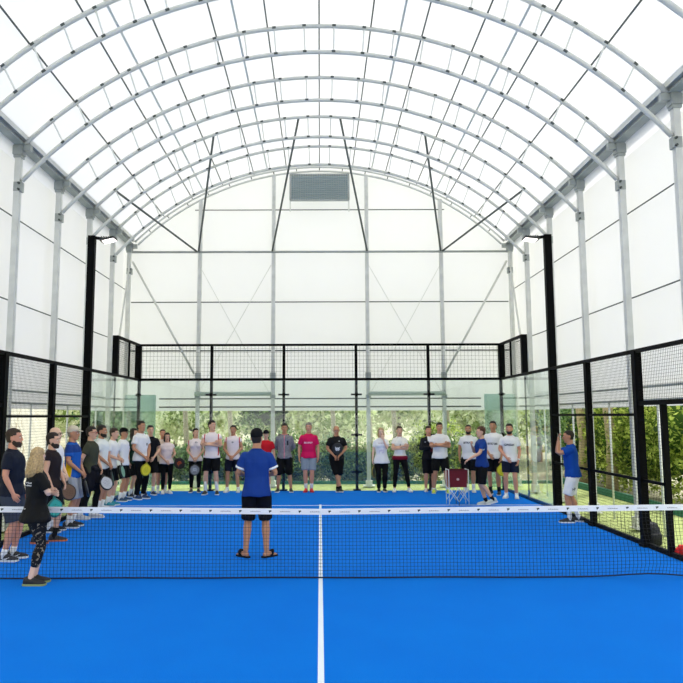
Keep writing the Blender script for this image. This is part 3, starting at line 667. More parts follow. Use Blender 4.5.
def person(name_label, x, y, H, rz, p):
    """facing -Y at rz = 0. p: options"""
    k = H / 1.75; fem = p.get('female', False); b = p.get('build', 1.0); lean = p.get('lean', 0.0)
    t = thing('person', name_label, 'person', (x, y, 0), math.radians(rz), p.get('group', 'players and coaches on the court'))
    near = p.get('near', False); vox = (0.009 if near else 0.0115)
    L = Matrix.Rotation(lean, 3, 'X'); P0 = Vector((0, 0, .93))
    def U(v): return (L @ (Vector(v) - P0) + P0) * k      # upper body point
    def D(v): return Vector(v) * k
    hd = p.get('head', 0.0); tilt = p.get('nod', 0.0)
    HC = Vector((0, -0.015 + .01, 1.635)); HM = Matrix.Rotation(math.radians(hd), 3, 'Z') @ Matrix.Rotation(tilt, 3, 'X')
    def Hd(v): return U(HM @ Vector(v) + HC)
    body = MB(); sh = .186 * (0.9 if fem else 1) * (1 + (b - 1) * .6)
    bw = b * (0.93 if fem else 1); hipw = b * (1.03 if fem else 1)
    def torso(e, z0, z1):
        T = [(.84, .12 * hipw, .095 * b), (.88, .158 * hipw, .112 * b), (.94, .167 * hipw, .118 * b), (1.02, .155 * b * (0.92 if fem else 1), .108 * b), (1.10, .147 * b * (0.88 if fem else 1), .105 * b * b), (1.20, .158 * bw, .11 * b), (1.30, .172 * bw, .117 * b), (1.37, .174 * bw, .110), (1.42, .150 * bw, .090), (1.455, .100, .07), (1.48, .068, .06), (1.56, .054, .056)]
        return [(z, rx + e, ry + e, 0, (-0.01 if 1.05 < z < 1.4 else 0.0) + (0.012 if z > 1.43 else 0)) for z, rx, ry in T if z0 <= z <= z1]
    body.rings(torso(0, 0, 2), 18, T=U)
    if fem:
        for s in (-1, 1): body.ball(U((s * .075, -.085, 1.28)), tuple(q * k for q in (.07, .06, .07)))
    # head
    HR = [(-.120, .024, .018, 0, -.062), (-.112, .040, .034, 0, -.052), (-.09, .052, .062, 0, -.030), (-.06, .062, .082, 0, -.010), (-.02, .069, .091, 0, -.001), (.02, .074, .095, 0, .003), (.05, .075, .095, 0, .004), (.08, .066, .083, 0, .006), (.10, .050, .063, 0, .007), (.113, .028, .036, 0, .008), (.117, .010, .012, 0, .008)]
    body.rings(HR, 18, T=lambda v: Hd(v))
    body.tube([U((0, .012, 1.44)), Hd((0, .008, -.05))], [.058 * k, .049 * k], 12)
    for s in (-1, 1):
        body.ball(Hd((s * .077, .012, -.005)), tuple(q * k for q in (.013, .020, .033)), M=HM)
        body.ball(Hd((s * .030, -.086, .024)), tuple(q * k for q in (.024, .012, .009)), M=HM)
    body.tube([Hd((0, -.088, .015)), Hd((0, -.104, -.010)), Hd((0, -.112, -.028)), Hd((0, -.092, -.036))], [.011 * k, .013 * k, .017 * k, .010 * k], 8)
    ex = MB()
    for s in (-1, 1):
        ex.ball(Hd((s * .030, -.086, .006)), tuple(q * k for q in (.013, .010, .007)), mi=2, M=HM)
        ex.ball(Hd((s * .030, -.094, .006)), .0048 * k, 8, 6, mi=3)
    for s in (-1, 1): ex.tube([Hd((s * .014, -.094, .026)), Hd((s * .032, -.094, .031)), Hd((s * .050, -.082, .026))], [.0035 * k, .0045 * k, .003 * k], 6, mi=4)
    ex.ball(Hd((0, -.090, -.064)), tuple(q * k for q in (.024, .010, .008)), mi=1, M=HM)
    # legs
    st = p.get('stance', ((.10, .0), (-.10, .0)))     # (x, y) of the two feet, +x foot first; optional third = heel lift
    legs = []
    for i, s in enumerate((1, -1)):
        f = st[i]; lift = f[2] if len(f) > 2 else 0.0; toe = f[3] if len(f) > 3 else 8 * s
        hip = Vector((s * .088 * hipw, 0, .90)); ank = Vector((f[0], f[1], .085 + lift))
        kn, an = ik(hip, ank, .425, .412, (0.05 * s, -1, 0)); legs.append((hip, kn, an, lift, toe, s))
    def legtube(m, e0, e1, frac, e_knee=None, wide=0):
        for hip, kn, an, lift, toe, s in legs:
            up = [(0, .088 * b), (.25, .086 * b), (.6, .068 * b), (1, .053)]
            lo = [(.0, .053), (.3, .057 * b), (.65, .044), (1, .036)]
            pts = []; rd = []
            tot = frac * 2
            for tt, r in up:
                if tt <= tot + 1e-6: pts.append(hip.lerp(kn, tt)); rd.append(r + e0 + wide * tt)
            if tot < 1: pts.append(hip.lerp(kn, tot)); rd.append(.088 * (1 - tot) + .055 * tot + e0 + wide * tot)
            if tot > 1:
                for tt, r in lo[1:]:
                    if tt <= tot - 1 + 1e-6: pts.append(kn.lerp(an, tt) + Vector((0, .012 if tt == .3 else 0, 0))); rd.append(r + e1 + (wide if wide else 0))
                if tot < 2 and (tot - 1) not in (.3, .65): pts.append(kn.lerp(an, tot - 1)); rd.append(.040 + e1)
            m.tube([D(q) for q in pts], [r * k for r in rd], 12)
    legtube(body, 0, 0, 1)
    # arms
    am = p.get('arms', ('down', 'down'))            # +x arm, -x arm
    armp = []
    for i, s in enumerate((1, -1)):
        e, w_, pn = ARMS[am[i]] if isinstance(am[i], str) else am[i]
        S = Vector((s * (sh - .025), 0, 1.382)); E_ = Vector((s * (e[0] + (sh - .186)), e[1], e[2])); W_ = Vector((s * w_[0], w_[1], w_[2])); pn = Vector((s * pn[0], pn[1], pn[2]))
        armp.append((S, E_, W_, pn, s))
        body.tube([U(S), U(S.lerp(E_, .5)), U(E_)], [q * k * (b ** .5) * (.88 if fem else 1) for q in (.054, .047, .038)], 10)
        body.ball(U(S), .052 * k, 10, 8)
        body.tube([U(E_), U(E_.lerp(W_, .3)), U(W_)], [q * k * (.88 if fem else 1) for q in (.038, .039, .026)], 10)
        # hand
        d = (W_ - E_).normalized() if am[i] not in ('photo', 'face') else Vector((-s * .15, .1, 1)).normalized()
        if am[i] == 'behind': d = Vector((-s, 0, -.6)).normalized()
        pn = (pn - d * pn.dot(d)).normalized(); sd = d.cross(pn)
        hw = .040 * (.9 if fem else 1)
        th = -1 if sd.z < -.2 or (abs(sd.z) <= .2 and sd.y > 0) else 1
        c0 = W_ + d * .005
        body.tube([U(W_ - d * .01), U(W_ + d * .03), U(W_ + d * .06), U(W_ + d * .088)], [(.020 * k, .026 * k), (.017 * k, .036 * k), (.016 * k, .041 * k), (.012 * k, .038 * k)], 10, up=pn)
        for j, (o_, ln) in enumerate(((-.030, .058), (-.010, .075), (.010, .082), (.029, .072))):
            o2 = o_ * (-th)
            b0 = W_ + d * .078 + sd * o2; p1 = b0 + d * (ln * .45) + pn * ln * .12; p2 = b0 + d * (ln * .75) + pn * ln * .40; p3 = b0 + d * (ln * .80) + pn * ln * .68
            ex.tube([U(b0), U(p1), U(p2), U(p3)], [q * k for q in (.0095, .0092, .0085, .0065)], 6)
        tb = W_ + d * .028 + sd * th * .030
        ex.tube([U(tb), U(tb + d * .028 + sd * th * .022 + pn * .008), U(tb + d * .058 + sd * th * .020 + pn * .024)], [q * k for q in (.013, .011, .008)], 6)
    # feet (skin)
    feet = []
    for hip, kn, an, lift, toe, s in legs:
        FM = Matrix.Rotation(math.radians(toe), 3, 'Z') @ Matrix.Rotation(min(lift * 3.2, .9), 3, 'X')
        A = an - Vector((0, 0, .0)); feet.append((A, FM, s))
        def F(v, A=A, FM=FM): return D(A + FM @ (Vector(v) - Vector((0, 0, .085)) + Vector((0, 0, 0))))
        body.tube([F((0, .05, .035)), F((0, .0, .05)), F((0, -.07, .04)), F((0, -.14, .028)), F((0, -.18, .022))], [(.03 * k, .026 * k), (.042 * k, .033 * k), (.034 * k, .038 * k), (.020 * k, .042 * k), (.012 * k, .03 * k)], 10, up=(0, 0, 1))
    sk = skinm(p.get('skin', 'light'))
    remesh_obj(body, 'body', [sk, lipm, eyew, eyed, mat('eyebrow', '3a2a22', .8)], t, vox, ex)
    cv = 0.011 if near else .014; wr = 0.012 * k
    # top
    top = p['top']; tm = top if not isinstance(top, str) else cloth(top)
    sl = p.get('sleeve', .62)
    m = MB(); hem = p.get('hem', .86)
    TR = torso(.017, 1.0, 1.485); fl = .028 + p.get('flare', 0)
    m.rings([(hem, .172 * hipw + fl, .124 * b + fl, 0, 0), (hem + .05, .172 * hipw + fl, .124 * b + fl, 0, 0)] + [r for r in TR if r[0] > hem + .08], 18, T=U)
    if fem:
        for s in (-1, 1): m.ball(U((s * .075, -.088, 1.28)), tuple(q * k for q in (.08, .072, .08)))
    for S, E_, W_, pn, s in armp:
        if sl <= 0: continue
        m.ball(U(S), .066 * k, 10, 8)
        if sl <= 1: m.tube([U(S), U(S.lerp(E_, sl * .5)), U(S.lerp(E_, sl))], [.068 * k, .067 * k * b ** .5, (.068 if not top == 'x' else .06) * k * b ** .5], 12)
        else:
            q = min(sl - 1, .95); m.tube([U(S), U(E_)], [.066 * k, .054 * k], 12); m.ball(U(E_), .054 * k); m.tube([U(E_), U(E_.lerp(W_, q))], [.054 * k, .042 * k], 12)
    o = remesh_obj(m, p.get('topname', 'shirt'), tm, t, cv, None, wr)
    if p.get('toplabel'): tag(o, p['toplabel'])
    if p.get('cuffs'):
        for S, E_, W_, pn, s in armp:
            c_ = S.lerp(E_, sl); d_ = (E_ - S).normalized()
            MB().tube([U(c_ - d_ * .016), U(c_ + d_ * .012)], .0715 * k * b ** .5, 14).build('sleeve_cuff', cloth(p['cuffs']), t, True)
    # collar ring
    if p.get('collar', True):
        m = MB(); n = 14
        m.tube([U((.070 * math.cos(2 * PI * i / n), .008 + .064 * math.sin(2 * PI * i / n), 1.478 + .012 * math.sin(2 * PI * i / n))) for i in range(n + 1)], .010 * k, 6)
        m.build('collar', cloth(p['collarcol']) if p.get('collarcol') else tm, t, True)
    # bottom
    bt = p.get('bottom', ('shorts', '101216')); m = MB(); kind, bc = bt[0], bt[1]; bm_ = bc if not isinstance(bc, str) else cloth(bc)
    m.rings([(z, rx, ry, cx, cy) for z, rx, ry, cx, cy in [(.83, .15 * hipw, .11 * b, 0, 0), (.87, .165 * hipw + .006, .118 * b + .008, 0, 0), (.93, .167 * hipw + .006, .118 * b + .006, 0, 0), (.97, .150 * hipw, .105 * b, 0, 0)]], 18, T=D)
    if kind == 'shorts': legtube(m, .020, .02, p.get('slen', .42), wide=.024)
    elif kind == 'capri': legtube(m, .010, .010, .82)
    elif kind == 'trousers': legtube(m, .016, .018, .97)
    else: legtube(m, .009, .009, .94)
    nm = {'shorts': 'shorts', 'capri': 'leggings', 'trousers': 'trousers', 'leggings': 'leggings'}[kind]
    remesh_obj(m, nm, bm_, t, cv, None, wr * (.8 if kind != 'leggings' else .3))
    # socks and shoes
    sc_ = p.get('socks', 'e9e9e6'); shc = p.get('shoe', '1b1d20'); slc = p.get('sole', 'e6e6e2')
    for (hip, kn, an, lift, toe, s), (A, FM, _) in zip(legs, feet):
        def F(v, A=A, FM=FM): return D(A + FM @ (Vector(v) - Vector((0, 0, .085))))
        if sc_:
            top_ = p.get('sockh', .35)
            MB().tube([D(an.lerp(kn, top_)), D(an.lerp(kn, top_ * .5)), D(an), F((0, 0, .05))], [(.047 if top_ > .25 else .043) * k, .044 * k, .042 * k, .042 * k], 12).build('sock', cloth(sc_), t, True)
        if shc == 'flipflop':
            so = MB(); pts = [(.075, .026), (.04, .036), (-.03, .036), (-.10, .047), (-.16, .044), (-.195, .02)]
            vs = []; n = len(pts)
            for z in (0.0, .022):
                for q in (1, -1): vs += [F((q * w2, y2, z)) for y2, w2 in pts]
            fs = []
            for i in range(n - 1):
                fs += [(i, i + 1, n + i + 1, n + i), (2 * n + i, 3 * n + i, 3 * n + i + 1, 2 * n + i + 1), (i, 2 * n + i, 2 * n + i + 1, i + 1), (n + i, n + i + 1, 3 * n + i + 1, 3 * n + i)]
            fs += [(0, n, 3 * n, 2 * n), (n - 1, 3 * n - 1, 4 * n - 1, 2 * n - 1)]
            so.add(vs, fs); fo = so.build('flip_flop', cloth('17181a'), t)
            MB().tube([F((.045, -.05, .02)), F((.03, -.085, .075)), F((0, -.10, .085)), F((-.03, -.085, .075)), F((-.045, -.05, .02))], [(.006 * k, .03 * k)] * 5, 8, up=(0, 0, 1)).build('strap', cloth('17181a'), fo, True)
            continue
        up_ = [(.088, .020, .050, .055), (.075, .034, .050, .085), (.03, .042, .052, .10), (-.03, .043, .05, .085), (-.08, .046, .042, .062), (-.13, .048, .036, .048), (-.175, .040, .03, .036), (-.20, .020, .024, .022)]
        m = MB(); n = 12; vs = []
        for yy, hw_, zc, hh in up_:
            for q in range(n):
                a = 2 * PI * q / n; zz = .022 + max(0, math.sin(a)) * (hh) * 1.0
                vs.append(F((hw_ * math.cos(a), yy, zz if math.sin(a) > 0 else .018)))
        fs = [(i * n + q, (i + 1) * n + q, (i + 1) * n + (q + 1) % n, i * n + (q + 1) % n) for i in range(len(up_) - 1) for q in range(n)]
        fs += [tuple(range(n)), tuple(reversed([(len(up_) - 1) * n + q for q in range(n)]))]
        m.add(vs, fs); so = m.build('shoe', mat('shoe_' + shc, shc, 0.6), t, True)
        pts = [(.095, .022), (.075, .038), (.0, .045), (-.06, .046), (-.13, .052), (-.175, .045), (-.208, .020)]; n = len(pts); vs = []
        for z in (-.002, .026):
            for q in (1, -1): vs += [F((q * w2, y2, z + (0.008 if y2 < -.19 and z < .01 else 0))) for y2, w2 in pts]
        fs = []
        for i in range(n - 1):
            fs += [(i, i + 1, n + i + 1, n + i), (2 * n + i, 3 * n + i, 3 * n + i + 1, 2 * n + i + 1), (i, 2 * n + i, 2 * n + i + 1, i + 1), (n + i, n + i + 1, 3 * n + i + 1, 3 * n + i)]
        fs += [(0, n, 3 * n, 2 * n), (n - 1, 3 * n - 1, 4 * n - 1, 2 * n - 1)]
        MB().add(vs, fs).build('sole', mat('sole_' + slc, slc, 0.6), so)
        if p.get('swoosh'):
            for q in (1, -1):
                MB().add([F((q * .049, .03, .060)), F((q * .050, -.02, .030)), F((q * .052, -.06, .034)), F((q * .049, -.11, .066)), F((q * .051, -.055, .046)), F((q * .051, -.025, .044))], [(0, 1, 2, 3, 4, 5)]).build('tick_mark', mat('white_print', 'f2f2f2'), so)
    # hair
    hs = p.get('hair', ('short', 'dark')); hm = hairm(hs[1])
    def shell(test, r=1.09, sink=.86, off=(0, .006, .006), jit=.05, nn=26, mm=18, sd=1.0):
        m = MB(); n, q = nn, mm; vs = []
        rnd = random.Random(int(x * 100) + int(y * 31))
        b_ = MB().ball((0, 0, 0), (1, 1, 1), n, q)
        for v in b_.v:
            d = v.normalized(); z = d.z * .118
            # radius of the head at this height
            for i in range(len(HR) - 1):
                if HR[i][0] <= z <= HR[i + 1][0]:
                    f_ = (z - HR[i][0]) / (HR[i + 1][0] - HR[i][0]); rx = HR[i][1] * (1 - f_) + HR[i + 1][1] * f_; ry = HR[i][2] * (1 - f_) + HR[i + 1][2] * f_; cy = HR[i][4] * (1 - f_) + HR[i + 1][4] * f_; break
            else: rx, ry, cy = .01, .012, .008
            hxy = math.hypot(d.x, d.y) or 1
            pt = Vector((rx * d.x / hxy, cy + ry * d.y / hxy, z))
            if hxy < .02: pt = Vector((0, .008, z))
            k_ = r + jit * noise.noise(d * 4 + Vector((x, y, 0))) if test(pt) else sink
            cc = Vector((0, .0, .0)); pt = (pt - cc) * k_ + cc + (Vector(off) if test(pt) else Vector((0, 0, 0)))
            vs.append(Hd(pt))
        return MB().add(vs, b_.f)
    style = hs[0]
    cap_on = p.get('cap')
    if style not in ('none',) :
        def scalp(q):
            hl = .064 if style != 'cropped' else .064
            if q.y < -.045: return q.z > hl
            if q.y < .015: return q.z > .012 + (-.9 * (q.y + .0)) * .6
            return q.z > -.075
        h_ = shell(scalp, 1.12 if style != 'cropped' else 1.05, jit=.10 if style != 'cropped' else .03).build('hair', hm, t, True)
        if style == 'ponytail':
            MB().tube([Hd((0, .10, .03)), Hd((0, .145, .0)), Hd((0.01, .15, -.07)), Hd((0.01, .125, -.15)), Hd((.01, .12, -.19))], [q * k for q in (.02, .034, .032, .024, .008)], 10).build('ponytail', hm, h_, True)
        if style == 'long':
            m = MB()
            m.tube([Hd((0, .03, .06)), Hd((0, .055, -.02)), Hd((0, .065, -.10)), Hd((0, .075, -.17)), Hd((0, .085, -.225)), Hd((0, .09, -.25))], [(.05 * k, .07 * k), (.062 * k, .088 * k), (.058 * k, .100 * k), (.05 * k, .108 * k), (.036 * k, .10 * k), (.01 * k, .05 * k)], 16, up=(0, 1, 0))
            rnd = random.Random(3)
            for i in range(34):
                a = -1.9 + 3.8 * i / 33; rx = .088 * math.sin(a); ry = .035 + .070 * math.cos(a)
                m.tube([Hd((rx * .8, ry * .8, .05)), Hd((rx, ry, -.03)), Hd((rx * 1.12 + rnd.uniform(-.012, .012), ry + .01, -.12)), Hd((rx * 1.25 + rnd.uniform(-.012, .012), ry + .02, -.20)), Hd((rx * 1.2, ry + .03, -.24 - rnd.random() * .03))], [q * k for q in (.012, .016, .017, .014, .004)], 6)
            m.build('long_hair', hm, h_, True)
        if style == 'bob':
            m = MB()
            for i in range(20):
                a = -2.0 + 4.0 * i / 19; rx = .080 * math.sin(a); ry = .01 + .085 * math.cos(a)
                m.tube([Hd((rx * .8, ry * .8, .06)), Hd((rx, ry, -.02)), Hd((rx * 1.08, ry + .004, -.10)), Hd((rx * .95, ry, -.14))], [q * k for q in (.015, .018, .018, .006)], 6)
            m.build('long_hair', hm, h_, True)
    if p.get('beard'):
        bc_ = p['beard']
        shell(lambda q: q.z < -.045 + .25 * max(0, q.y + .05) and q.y < .015 and not (abs(q.x) < .022 and -.072 < q.z < -.056 and q.y < -.05), 1.07, .86, (0, -.003, -.004), .06).build('beard', hairm(bc_), t, True)
    if cap_on:
        cm_ = cloth(cap_on)
        h_ = shell(lambda q: q.z > (.036 if q.y < 0 else .02), 1.17, .80, (0, .0, .012), 0.0).build('cap', cm_, t, True)
        bs = -1 if not p.get('cap_back') else 1
        MB().tube([Hd((0, bs * .07, .052)), Hd((0, bs * .115, .050)), Hd((0, bs * .150, .042)), Hd((0, bs * .168, .036))], [(.005 * k, .072 * k), (.005 * k, .070 * k), (.005 * k, .054 * k), (.004 * k, .022 * k)], 14, up=(0, 0, 1)).build('brim', cm_, h_, True)
    if p.get('glasses'):
        gm = mat('glasses_' + p['glasses'], p['glasses'], 0.2); m = MB()
        for s in (-1, 1):
            m.ball(Hd((s * .032, -.098, .006)), tuple(q * k for q in (.026, .006, .017)), 12, 8, M=HM)
            m.tube([Hd((s * .058, -.092, .012)), Hd((s * .080, -.04, .012)), Hd((s * .080, .01, .008))], .003 * k, 5)
        m.tube([Hd((-.012, -.102, .01)), Hd((.012, -.102, .01))], .0035 * k, 5); m.build('glasses', gm, t, True)
    if p.get('extra'): p['extra'](t, U, D, Hd, k, armp)
    # world position of a point of the upper body, for the things held in the hands
    Mw = Matrix.Translation((x, y, 0)) @ Matrix.Rotation(math.radians(rz), 4, 'Z')
    def hand(s, ahead=.07):
        for S, E_, W_, pn, q in armp:
            if q == s: d = (W_ - E_).normalized(); return Mw @ U(W_ + d * ahead + (pn - d * pn.dot(d)).normalized() * .02)
    t['_'] = 1; del t['_']
    return hand, Mw

def racket(hand_pos, dir_, facing, label, face_c, frame_c, grip_c='1a1a1c', mark=None):
    """padel racket hanging from the hand: dir_ = from grip to head, facing = face normal"""
    t = thing('padel_racket', label, 'racket', hand_pos, 0, 'padel rackets held by the players')
    d = Vector(dir_).normalized(); nrm = Vector(facing); nrm = (nrm - d * nrm.dot(d)).normalized(); sd = d.cross(nrm)
    M = Matrix((sd, nrm, d)).transposed()
    def T(v): return M @ Vector(v)
    MB().tube([T((0, 0, -.05)), T((0, 0, -.045)), T((0, 0, .08))], [.010, .018, .016], 8, up=M @ Vector((1, 0, 0))).build('grip', mat('racket_grip_' + grip_c, grip_c, 0.8), t, True)
    n = 26; R = []
    def prof(a, e): 
        xx = math.sin(a) * (.125 + e); zz = .265 - math.cos(a) * (.135 + e)
        if zz < .20: xx *= .55 + .45 * max(0, (zz - .12)) / .08
        return xx, zz
    m = MB(); pts = [prof(2 * PI * i / n, 0) for i in range(n)]
    vs = [T((px, y_, pz)) for y_ in (-.017, .017) for px, pz in pts]
    m.add(vs, [tuple(range(n)), tuple(reversed(range(n, 2 * n)))] + [(i, (i + 1) % n, n + (i + 1) % n, n + i) for i in range(n)])
    f = m.build('face', mat('racket_face_' + face_c, face_c, 0.4), t)
    m = MB(); ring = [T((prof(2 * PI * i / n, 0.0)[0], 0, prof(2 * PI * i / n, 0.0)[1])) for i in range(n)]; ring += [ring[0], ring[1]]
    m.tube(ring, .019, 8); m.tube([T((-.03, 0, .15)), T((0, 0, .07))], .012, 6); m.tube([T((.03, 0, .15)), T((0, 0, .07))], .012, 6)
    m.build('frame', mat('racket_frame_' + frame_c, frame_c, 0.35), t, True)
    m = MB()
    for i in range(-2, 3):
        for j in range(-2, 3):
            if i * i + j * j > 6: continue
            for y_ in (-.0178, .0178):
                c_ = T((i * .028, y_, .275 + j * .028)); r_ = .0055
                m.add([c_ + T((r_ * math.cos(a), 0, r_ * math.sin(a))) for a in [2 * PI * q / 6 for q in range(6)]], [tuple(range(6))])
    m.build('hole', mat('racket_hole', '0a0a0a'), f)
    if mark:
        m = MB()
        for y_ in (-.0185, .0185):
            for zz in (.235, .28):
                m.add([T((-.07, y_, zz + .03)), T((-.045, y_, zz + .03)), T((-.02, y_, zz)), T((0, y_, zz + .025)), T((.02, y_, zz)), T((.045, y_, zz + .03)), T((.07, y_, zz + .03)), T((.025, y_, zz - .03)), T((0, y_, zz - .005)), T((-.025, y_, zz - .03))], [tuple(range(10))])
        m.build('chevron_mark', mat('racket_mark_' + mark, mark), f)
    return t

def chestprint(name, base, col='3a3a40', x0=-.09, x1=.09, z0=1.27, z1=1.315, noisy=70, more=()):
    return marked(name, base, [(col, (x0, x1, None, -.05, z0, z1), noisy)] + list(more))
W = 'f0eff0'
redsides = [('c8283c', (.168, .192, None, None, 1.0, 1.6), None), ('c8283c', (-.192, -.168, None, None, 1.0, 1.6), None)]
top_whitered = chestprint('cloth_white_red_shoulders', 'f3e6e6', '555560', -.02, .05, 1.30, 1.34, 90, redsides)
top_leftlogo = marked('cloth_white_left_logo', W, [('22242a', (.05, .095, None, -.04, 1.30, 1.36), None)])
top_word = chestprint('cloth_white_dark_word', W, '2e3440', -.13, .12, 1.27, 1.325, 60)
top_redword = chestprint('cloth_white_pale_print', W, 'b9a6aa', -.09, .09, 1.27, 1.30, 80, [('cfc9dd', (-.07, .07, None, -.05, 1.02, 1.12), 40)])
top_magenta = chestprint('cloth_magenta_white_word', 'd4145a', 'f6dfe8', -.10, .10, 1.285, 1.325, 75, [('f6dfe8', (-.12, -.085, None, -.05, 1.285, 1.325), None)])
top_blacktick = marked('cloth_black_white_tick', '141518', [('e8e8e8', (.05, .085, None, -.05, 1.335, 1.35), None)])
top_polo = marked('cloth_blue_yellow_polo', '2160b8', [('f0c417', (None, None, -.06, .05, .7, 1.22), None), ('1b3f86', (None, None, -.2, .2, 1.36, 1.5), None)])
top_backprint = marked('cloth_black_back_print', '0f1012', [('d5d5d5', (-.11, .09, .02, None, 1.205, 1.222), 70), ('d5d5d5', (-.11, .06, .02, None, 1.175, 1.192), 70), ('d0d0d0', (-.05, .05, .02, None, .90, .912), 90)])
top_navy = marked('cloth_dark_navy', '151c2e', [('d8dbe2', (-.03, .03, .06, None, 1.34, 1.37), 90)])
top_jacket = marked('cloth_grey_jacket', '77767c', [('f07d96', (-.007, .007, None, -.04, .8, 1.5), None), ('2c2c30', (.07, .11, None, -.04, 1.24, 1.36), None)], pattern=('8f8e94', 40, .52))
top_trackjacket = marked('cloth_black_maroon_jacket', '16181f', [('f2f2f2', (-.045, .045, None, -.03, 1.33, 1.52), None), ('5a1626', (.02, .17, None, -.02, 1.05, 1.26), None), ('d8d8d8', (-.13, -.10, None, -.04, 1.30, 1.32), None)])
top_blue = marked('cloth_royal_blue', '153c8a', [])
top_bluecoach = marked('cloth_royal_blue_sleeve_print', '153b86', [('e8ecf4', (-.30, -.20, None, None, 1.22, 1.27), 50), ('e8ecf4', (.20, .30, None, None, 1.22, 1.27), 50)])
pat_legs = marked('cloth_speckled_leggings', '16171b', [], pattern=('8f8470', 28, .60))
short_logo = marked('cloth_white_shorts_logo', 'ececea', [('7d8288', (.10, .20, -.04, .04, .60, .66), 60)])

def lanyard(t, U, D, Hd, k, armp):
    MB().tube([U((.055, -.055, 1.46)), U((.03, -.13, 1.34)), U((.0, -.145, 1.22))], .006 * k, 5).tube([U((-.055, -.055, 1.46)), U((-.02, -.13, 1.34)), U((0, -.145, 1.22))], .006 * k, 5).build('lanyard', cloth('17181c'), t)
    MB().box(U((0, -.150, 1.19)), (.05, .01, .07)).build('badge', cloth('2a2c33'), t)
def waistband(t, U, D, Hd, k, armp):
    lanyard(t, U, D, Hd, k, armp)
    MB().rings([(.86, .215, .165, 0, 0), (.92, .215, .165, 0, 0), (.965, .20, .15, 0, 0)], 18, T=U).build('maroon_sash', cloth('7d1830'), t, True)
def waistjacket(t, U, D, Hd, k, armp):
    m = MB().rings([(.52, .17, .13, .0, .04), (.60, .20, .17, 0, .03), (.75, .205, .17, 0, .02), (.90, .20, .155, 0, .0), (1.0, .19, .14, 0, 0), (1.03, .17, .12, 0, 0)], 20, T=U)
    for s in (-1, 1): m.tube([U((s * .15, -.10, .98)), U((s * .05, -.17, .93)), U((s * .04, -.18, .80)), U((s * .06, -.17, .66))], [.03 * k, .035 * k, .035 * k, .03 * k], 8)
    remesh_obj(m, 'tied_jacket', cloth('1c1c22'), t, .016, None, .025)
def wristband(t, U, D, Hd, k, armp):
    for S, E_, W_, pn, s in armp:
        MB().tube([U(W_ - (W_ - E_).normalized() * .03), U(W_)], .032 * k, 10).build('wristband', cloth('e8e8e8'), t, True); break
def phone(t, U, D, Hd, k, armp): pass

ppl = {}
def P(key, label, x, y, H, rz, **o): ppl[key] = person(label, x, y, H, rz, o)

P(1, 'heavy bearded man in dark navy t-shirt and grey shorts standing at the far left edge', -4.42, 1.16, 1.83, 95, skin='ruddy', hair=('short', 'brown'), beard='brown', top=top_navy, build=1.14, bottom=('shorts', '3d4452'), slen=.46, arms=('down_in', 'down_in'), shoe='23252a', socks='f0efec', sockh=.2, swoosh=True, near=True, stance=((.09, -.02), (-.10, .03)), sleeve=.66, head=2)
P(2, 'blonde woman in black top and patterned leggings walking in front of the net', -3.49, -0.24, 1.62, 128, skin='fair', female=True, hair=('long', 'blonde'), top=top_backprint, hem=.80, flare=.03, build=1.08, bottom=('capri', pat_legs), arms=('prop', 'crossed2'), shoe='17191b', sole='8f9a62', socks=None, near=True, stance=((.07, -.04, 0, -28), (-.07, .05, .0, -36)), sleeve=.75, head=32, nod=.05, collar=False)
P(3, 'bearded man in sleeveless dark top looking right behind the blonde woman', -4.38, 2.50, 1.74, 90, skin='light', hair=('short', 'dark'), beard='dark', top='2a2326', topname='vest', sleeve=.28, bottom=('shorts', '1b1c20'), arms=('front', 'down_in'), shoe='33302f', sole='e0784a', socks='17181a', near=True, stance=((.09, -.05), (-.11, .16)))
P(4, 'bald man with glasses in a white t-shirt near the left fence', -4.74, 3.52, 1.82, 90, skin='fair', hair=('none', 'none'), glasses='55504c', top='efeff2', bottom=('shorts', '2c3038'), arms=('front', 'front'), shoe='1f2124', build=1.05)
P(5, 'man in beige cap, blue and yellow polo shirt and grey shorts', -4.60, 4.02, 1.82, 90, skin='tan', hair=('cropped', 'grey'), cap='d8cdb8', top=top_polo, collarcol='16377c', bottom=('shorts', 'a9adb3'), slen=.5, arms=('front', 'front'), shoe='1d1f22', build=1.06)
P(6, 'man in olive green t-shirt and red sunglasses with dark jacket tied round his waist', -4.60, 5.05, 1.80, 86, skin='light', hair=('short', 'dark'), glasses='a02a2a', top='45483a', bottom=('leggings', '141519'), arms=('front', 'behind'), extra=waistjacket, shoe='c9c9cc', stance=((.11, -.05), (-.12, .12)))
P(7, 'dark-bearded man in white t-shirt and black shorts beside the olive green shirt', -4.76, 6.20, 1.81, 84, skin='tan', hair=('short', 'dark'), beard='dark', top='eef2ee', arms=('front', 'front'), shoe='e4e4e4')
P(8, 'brown-haired man in white t-shirt leaning forward hands clasped, teal shoes', -4.80, 7.0, 1.74, 82, skin='light', hair=('short', 'brown'), top='f0f0ef', arms=('clasp', 'clasp'), lean=.10, shoe='2b8f99', bottom=('shorts', '15171b'))
P(9, 'man in black cap and white t-shirt with both hands behind his back', -4.76, 7.85, 1.72, 80, skin='tan', hair=('cropped', 'dark'), cap='15171a', top=top_leftlogo, arms=('behind', 'behind'), shoe='2a4a66', bottom=('shorts', '101216'))
P(10, 'dark-haired person in dark green top half hidden behind the tall white shirt', -4.74, 8.70, 1.70, 72, skin='light', hair=('bob', 'dark'), female=True, top='1c3a30', arms=('down', 'down'), shoe='24262a', bottom=('shorts', '17191d'))
P(11, 'tall man in white t-shirt and long black trousers holding hands before him', -4.44, 8.25, 1.89, 58, skin='tan', hair=('short', 'dark'), top=top_leftlogo, arms=('front', 'front'), shoe='24406c', sole='f0f0f0', bottom=('trousers', '101215'))
